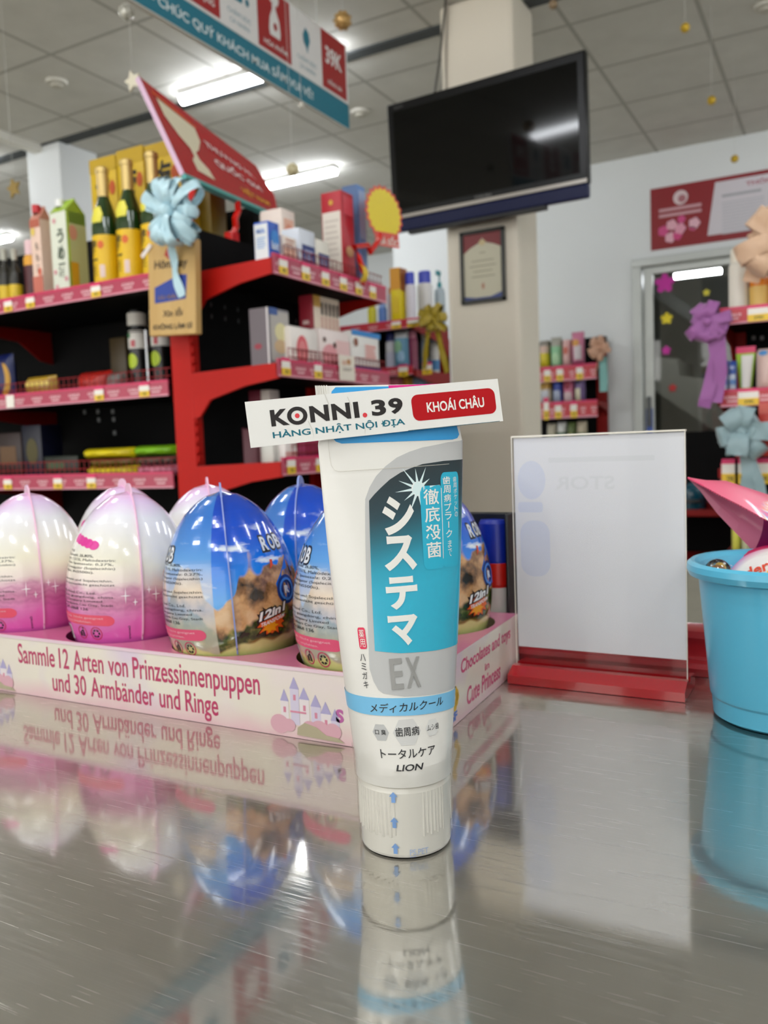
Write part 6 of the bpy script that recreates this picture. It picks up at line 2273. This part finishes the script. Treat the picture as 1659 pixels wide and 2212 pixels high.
g1, g2 = bm_(0.0012), bm_(0.002)
TRO = P('e6dcc0', 0.4)
bb.shape(g1, [(0.08, 0.86), (0.38, 0.80), (0.37, 0.62), (0.30, 0.45), (0.25, 0.38), (0.255, 0.30), (0.31, 0.22), (0.33, 0.10), (0.17, 0.12), (0.17, 0.24), (0.21, 0.31), (0.205, 0.40), (0.14, 0.5), (0.08, 0.66)], TRO)
bb.shape(g1, [(0.06, 0.92), (0.40, 0.85), (0.40, 0.81), (0.06, 0.88)], P('dc5a2c', 0.4))
BTX = P('f0d8d8', 0.4)
bb.text(g1, 'THƯƠNG HIỆU', (0.42, 0.58, 0.97, 0.72), BTX, 0.03)
bb.text(g1, 'QUỐC GIA', (0.44, 0.36, 0.92, 0.52), BTX, 0.03)
bb.text(g1, 'VIỆT NAM', (0.62, 0.10, 0.93, 0.24), P('e0a030', 0.4), 0.03)
bb.build('board_panel', tb, tb_o, flatshade=True)
bb = B().ext([b0 - nrm * 0.013, b0 + nrm * 0.001, b0 + nrm * 0.001 - wdir * 0.045, b0 - nrm * 0.013 - wdir * 0.045], e1_, P('58a8a4', 0.35))
bb.build('teal_edge', tb, tb_o)
EDGE = P('d9b8d0', 0.35)
bb = B().ext([b0 - nrm * 0.013 - V((0, 0.002, 0)), b0 + nrm * 0.001 - V((0, 0.002, 0)), tl0 + nrm * 0.001 - V((0, 0.002, 0)), tl0 - nrm * 0.013 - V((0, 0.002, 0))], (0, 0.002, 0), EDGE)
bb.build('pale_edge', tb, tb_o)
for u in (0.06, 0.52):
    p = b0.lerp(b1, u) - nrm * 0.006 - wdir * 0.04
    q = V((-1.475, p.y, 1.515))
    zz_ = [p + V((0, 0, 0.004))]
    for k in range(5):
        zz_.append(p.lerp(q, (k + 1) / 5.0) + V((0, 0.008 if k % 2 == 0 and k < 4 else 0, 0)))
    B().tube(zz_, 0.0085, CLIP, 8).build('zigzag_post', tb, tb_o)
    B().box(q - V((0.014, 0.016, 0.0)), q + V((0.014, 0.016, 0.028)), CLIP, 0.003).build('clamp', tb, tb_o)

# ------------------------------------------------------------------ television on the pillar
tvc = V((-1.492, 3.758, 2.296))
tv_ = thing('television', 'black flat screen television with a navy bottom bar mounted on the pillar', 'television', tvc)
ya, ti, ro_ = radians(-4.6), radians(3.5), radians(-0.7)
n0 = V((sin(ya), -cos(ya), 0))
r0_ = V((cos(ya), sin(ya), 0))
nn0 = n0 * cos(ti) - V((0, 0, 1)) * sin(ti)
u0_ = V((0, 0, 1)) * cos(ti) + n0 * sin(ti)
r2_ = r0_ * cos(ro_) + u0_ * sin(ro_)
u2_ = -r0_ * sin(ro_) + u0_ * cos(ro_)
tv_.matrix_world = Matrix(((r2_.x, -nn0.x, u2_.x, tvc.x), (r2_.y, -nn0.y, u2_.y, tvc.y), (r2_.z, -nn0.z, u2_.z, tvc.z), (0, 0, 0, 1)))
TVB = P('07080a', 0.3, spec=0.3)
hw_, hh_ = 0.5, 0.301
bb = B()
bb.box((-hw_, 0, -hh_ + 0.058), (hw_, 0.045, hh_), TVB, 0.008)
bb.build('bezel', tv_)
bb = B().box((-hw_ + 0.035, -0.0015, -hh_ + 0.105), (hw_ - 0.035, 0.001, hh_ - 0.04), M('tv_screen', '020303', 0.07, spec=0.3))
bb.build('screen', tv_)
B().box((-hw_ + 0.004, -0.004, -hh_ + 0.062), (hw_ - 0.004, 0.002, -hh_ + 0.078), P('a8a29a', 0.3, metal=0.5)).build('silver_strip', tv_)
bb = B().box((-hw_ + 0.003, -0.002, -hh_), (hw_ - 0.003, 0.04, -hh_ + 0.060), P('0a1440', 0.45, spec=0.3), 0.008)
bb.build('bottom_bar', tv_)
bb = B().text(F((0, -0.0025, 0), (1, 0, 0), (0, 0, 1)), 'TOSHIBA', (-0.045, -hh_ + 0.083, 0.045, -hh_ + 0.096), P('6c6c6a', 0.4), 0.03)
bb.text(F((0, -0.0025, 0), (1, 0, 0), (0, 0, 1)), 'REGZA', (-hw_ + 0.045, hh_ - 0.030, -hw_ + 0.095, hh_ - 0.018), P('4a4a4a', 0.4), 0.02)
bb.build('lettering', tv_, flatshade=True)
bb = B().box((-0.30, 0.03, -0.2), (0.30, 0.085, 0.2), P('111214', 0.5), 0.01)
bb.box((-0.12, 0.08, -0.12), (0.12, 0.148, 0.12), P('202124', 0.5), 0.004)
bb.box((-0.42, 0.004, -hh_ - 0.018), (0.30, 0.04, -hh_ + 0.004), P('101113', 0.4), 0.005)
bb.build('back_mount', tv_)
cp_ = [ony(963, -10, 3.86), ony(957, 60, 3.86), ony(948, 140, 3.86), ony(938, 205, 3.84)]
cp_[0].z = CEIL
bb = B().tube(cp_, 0.006, P('4a4640', 0.5), 8)
tag(bb.build('power_cable', org=cp_[0]), 'dark cable running down from the ceiling left of the pillar to the television', 'cable')
bb = B().tube([V((-1.70, 3.893, CEIL)), V((-1.712, 3.893, 2.85)), V((-1.722, 3.893, 2.55))], 0.005, P('a89f92', 0.5), 8)
tag(bb.build('power_cable', org=(-1.70, 3.893, CEIL)), 'pale cable down the front of the pillar above the television', 'cable')

# framed certificate
c0, c1 = ony(1000, 660, 3.9), ony(1091, 489, 3.9)
co = V(((c0.x + c1.x) / 2, 3.9, (c0.z + c1.z) / 2))
cf = thing('framed_certificate', 'framed certificate with a dark red top hanging on the cream pillar', 'picture', co)
bb = B()
x0, x1, z0, z1 = c0.x, c1.x, c0.z, c1.z
for a, d in (((x0, 3.878, z0), (x0 + 0.017, 3.8985, z1)), ((x1 - 0.017, 3.878, z0), (x1, 3.8985, z1)), ((x0, 3.878, z0), (x1, 3.8985, z0 + 0.017)), ((x0, 3.878, z1 - 0.017), (x1, 3.8985, z1))):
    bb.box(a, d, P('20231f', 0.35), 0.002)
bb.build('frame', cf, co)
bb = B().box((x0 + 0.017, 3.888, z0 + 0.017), (x1 - 0.017, 3.897, z1 - 0.017), P('c9c4ac', 0.4))
fc_ = lambda off: F((x0 + 0.017, 3.888 - off, z0 + 0.017), (x1 - x0 - 0.034, 0, 0), (0, 0, z1 - z0 - 0.034))
bb.shape(fc_(0.0006), [(0, 1), (0, 0.72), (0.2, 0.80), (0.42, 0.86), (0.5, 0.93), (0.58, 0.86), (0.8, 0.82), (1, 0.76), (1, 1)], P('7c2024', 0.4))
bb.disc(fc_(0.001), 0.5, 0.86, 0.09, 0.045, P('cdb98a', 0.4))
for v, a, d in ((0.70, 0.42, 0.58), (0.58, 0.2, 0.8), (0.50, 0.15, 0.85), (0.42, 0.25, 0.75), (0.34, 0.2, 0.82)):
    bb.rect(fc_(0.0006), a, v, d, v + 0.018, P('a09a80', 0.5))
bb.disc(fc_(0.0008), 0.5, 0.2, 0.04, 0.05, P('b08068', 0.5))
bb.shape(fc_(0.0006), [(0, 0), (1, 0), (1, 0.09), (0.7, 0.03), (0.3, 0.03), (0, 0.06)], P('3a4a86', 0.4))
bb.build('certificate_sheet', cf, co)

# red poster above the door
p0, p1 = ony(1407, 542, WY), ony(1405, 410, WY)
X0, Z0, Z1 = p0.x, p0.z, p1.z
X1 = X0 + 1.75
po = V(((X0 + X1) / 2, WY, Z0))
bb = B().box((X0, WY - 0.008, Z0), (X1, WY - 0.0005, Z1), P('8d1a22', 0.4))
pf = lambda off: F((X0, WY - 0.008 - off, Z0), (1, 0, 0), (0, 0, 1))
hz = Z1 - Z0
bb.shape(pf(0.001), [(0.40, 0.05), (1.30, 0.05), (1.30, hz - 0.03), (0.455, hz - 0.03)], P('d9d3da', 0.45))
bb.disc(pf(0.001), 0.215, hz * 0.79, 0.052, 0.052, P('e0ccd0', 0.4)).disc(pf(0.002), 0.225, hz * 0.77, 0.028, 0.028, P('b07078', 0.4))
PT = P('d0a0a8', 0.5)
for v in (0.60, 0.51):
    bb.rect(pf(0.001), 0.06, hz * v, 0.36, hz * v + 0.022, PT)
for u_, v_, rr, cl in ((0.09, 0.2, 0.04, 'd4508a'), (0.15, 0.26, 0.04, 'e8b0c0'), (0.21, 0.2, 0.042, 'e6a0b8'), (0.14, 0.11, 0.04, 'e8b4c4'), (0.19, 0.12, 0.035, 'd44a84'), (0.22, 0.31, 0.03, 'd4508a'), (0.31, 0.24, 0.042, 'eab8c8'), (0.30, 0.2, 0.03, 'd8608e')):
    for k in range(5):
        a = 2 * pi * k / 5
        bb.disc(pf(0.001 + 0.0004 * (k + 1)), u_ + rr * 0.5 * cos(a), v_ * 0.6 + 0.01 + rr * 0.5 * sin(a), rr * 0.5, rr * 0.5, P(cl, 0.5), 12)
GR = P('a9a9b0', 0.5)
for k in range(11):
    bb.rect(pf(0.002), 0.50, hz * (0.10 + 0.048 * k), 0.78, hz * (0.10 + 0.048 * k) + 0.009, P('bfbfc6', 0.5))
    bb.rect(pf(0.002), 0.88, hz * (0.10 + 0.048 * k), 1.2, hz * (0.10 + 0.048 * k) + 0.009, P('bfbfc6', 0.5))
bb.rect(pf(0.002), 0.50, hz * 0.68, 0.76, hz * 0.72, GR).rect(pf(0.002), 0.88, hz * 0.68, 1.15, hz * 0.72, GR)
bb.text(pf(0.002), 'THÔNG BÁO', (0.66, hz * 0.80, 1.02, hz * 0.88), P('b05068', 0.5), 0.02)
tag(bb.build('wall_poster', org=po, flatshade=True), 'long dark red poster with white text area above the glass door', 'poster')

# ------------------------------------------------------------------ hanging ornaments
def ornament(label, px_, py_, d, r, mat, shape='ball', thread=True):
    p = ond(px_, py_, d)
    t = thing('ornament', label, 'ornament', p, None)
    bb = B()
    if shape == 'ball':
        bb.sphere((0, 0, 0), r, mat, 20, 14)
        for k in range(26):      # faceted glitter dots
            z = 1 - 2 * (k + 0.5) / 26
            a = k * 2.4
            q = sqrt(1 - z * z)
            bb.sphere((r * q * cos(a), r * q * sin(a), r * z), r * 0.16, mat, 8, 6)
    else:
        pts = []
        for k in range(10):
            a = pi * k / 5 + pi / 2 + 0.2
            rr = r if k % 2 == 0 else r * 0.5
            pts.append(V((rr * cos(a), -r * 0.1, rr * sin(a))))
        bb.ext(pts, (0, r * 0.2, 0), mat)
    bb.build('body', t)
    if thread:
        B().tube([V((0, 0, r * 0.9)), V((0, 0, CEIL - p.z))], 0.0007, P('c9c9c4', 0.4), 5).build('thread', t)
    return t


GGL = P('b8935a', 0.3, metal=0.5)
GYL = P('c9a62e', 0.3, metal=0.4)
SIL = P('cfccc0', 0.2, metal=0.3)
ornament('brown gold glitter ball hanging right of the banner near the top of the photo', 740, 45, 3.2, 0.032, GGL)
ornament('clear silver bauble hanging at the top left before the banner end', 273, 27, 3.0, 0.026, P('bdbbb0', 0.12, metal=0.4))
ornament('pearl white ball hanging on a thread left of the television', 632, 367, 2.75, 0.020, P('cfc49c', 0.35))
ornament('tiny silver bauble under the lower edge of the banner', 651, 228, 2.75, 0.010, SIL)
ornament('white and gold star hanging beside the top of the trophy board', 287, 175, 2.8, 0.036, P('ded6c0', 0.4), 'star')
ornament('golden star hanging at the far left of the photo', 30, 407, 3.5, 0.042, P('b89c60', 0.3, metal=0.4), 'star')
ornament('small gold ball hanging from the ceiling at the upper right', 1480, 60, 3.5, 0.018, GYL)
ornament('small gold ball hanging below and right of the upper right one', 1537, 217, 4.2, 0.020, GYL)
ornament('small gold ball hanging just above the red poster', 1587, 343, 4.8, 0.020, GYL)
ornament('small brown ball at the top edge right of the pillar', 1195, 10, 3.6, 0.018, P('8a7458', 0.4))

# ------------------------------------------------------------------ helmets on a dark rack behind the counter
HY = 3.2
rk = V((-0.46, HY + 0.1, 0))
rack = thing('helmet_rack', 'dark red and black rack on the floor seen between the sign stand and bucket', 'rack', rk)
for z in (0.47, 0.66):
    B().box((-0.75, HY - 0.06, z), (-0.30, HY + 0.26, z + 0.025), RSD, 0.003).build('rack_board', rack, rk)
for x_ in (-0.75, -0.325):
    B().box((x_, HY - 0.06, 0), (x_ + 0.025, HY - 0.03, 0.69), P('3a0d10', 0.4), 0.003).build('rack_post', rack, rk)
    B().box((x_, HY + 0.23, 0), (x_ + 0.025, HY + 0.26, 0.95), P('3a0d10', 0.4), 0.003).build('rack_post', rack, rk)
B().box((-0.75, HY + 0.265, 0.47), (-0.30, HY + 0.275, 0.96), BKP).build('rack_back', rack, rk)


def helmet(label, px_, py_, r, col, dot=False):
    p = ony(px_, py_, HY)
    base = V((p.x, HY, 0.6852))
    t = thing('helmet', label, 'helmet', base, 'helmets on the rack')
    bb = B()
    pr = [(r * 0.97, 0.0), (r, 0.02), (r, 0.05)] + [(r * cos(a), 0.05 + r * 0.85 * sin(a)) for a in [pi / 2 * k / 8 for k in range(1, 8)]] + [(0, 0.05 + r * 0.85)]
    bb.lathe((0, 0, 0), [(r * 0.9, 0.0)] + pr, P(col, 0.25, coat=0.4), 28, 1, 1.15)
    bb.build('shell', t)
    B().box((-r * 0.75, -r * 1.55, 0.025), (r * 0.75, -r * 0.9, 0.035), P('141414', 0.4), 0.004).build('visor', t)
    if dot:
        B().sphere((r * 0.35, -r * 0.98, 0.09), 0.018, P('d8d4d4', 0.4), 12, 8, (1, 0.4, 1)).build('badge', t)


helmet('dark teal helmet on the rack behind the sign stand', 1496, 1040, 0.050, '0f4a5e')
helmet('dark red helmet with a pale dot on the rack behind the sweet bag', 1558, 1040, 0.052, '7c1214', True)
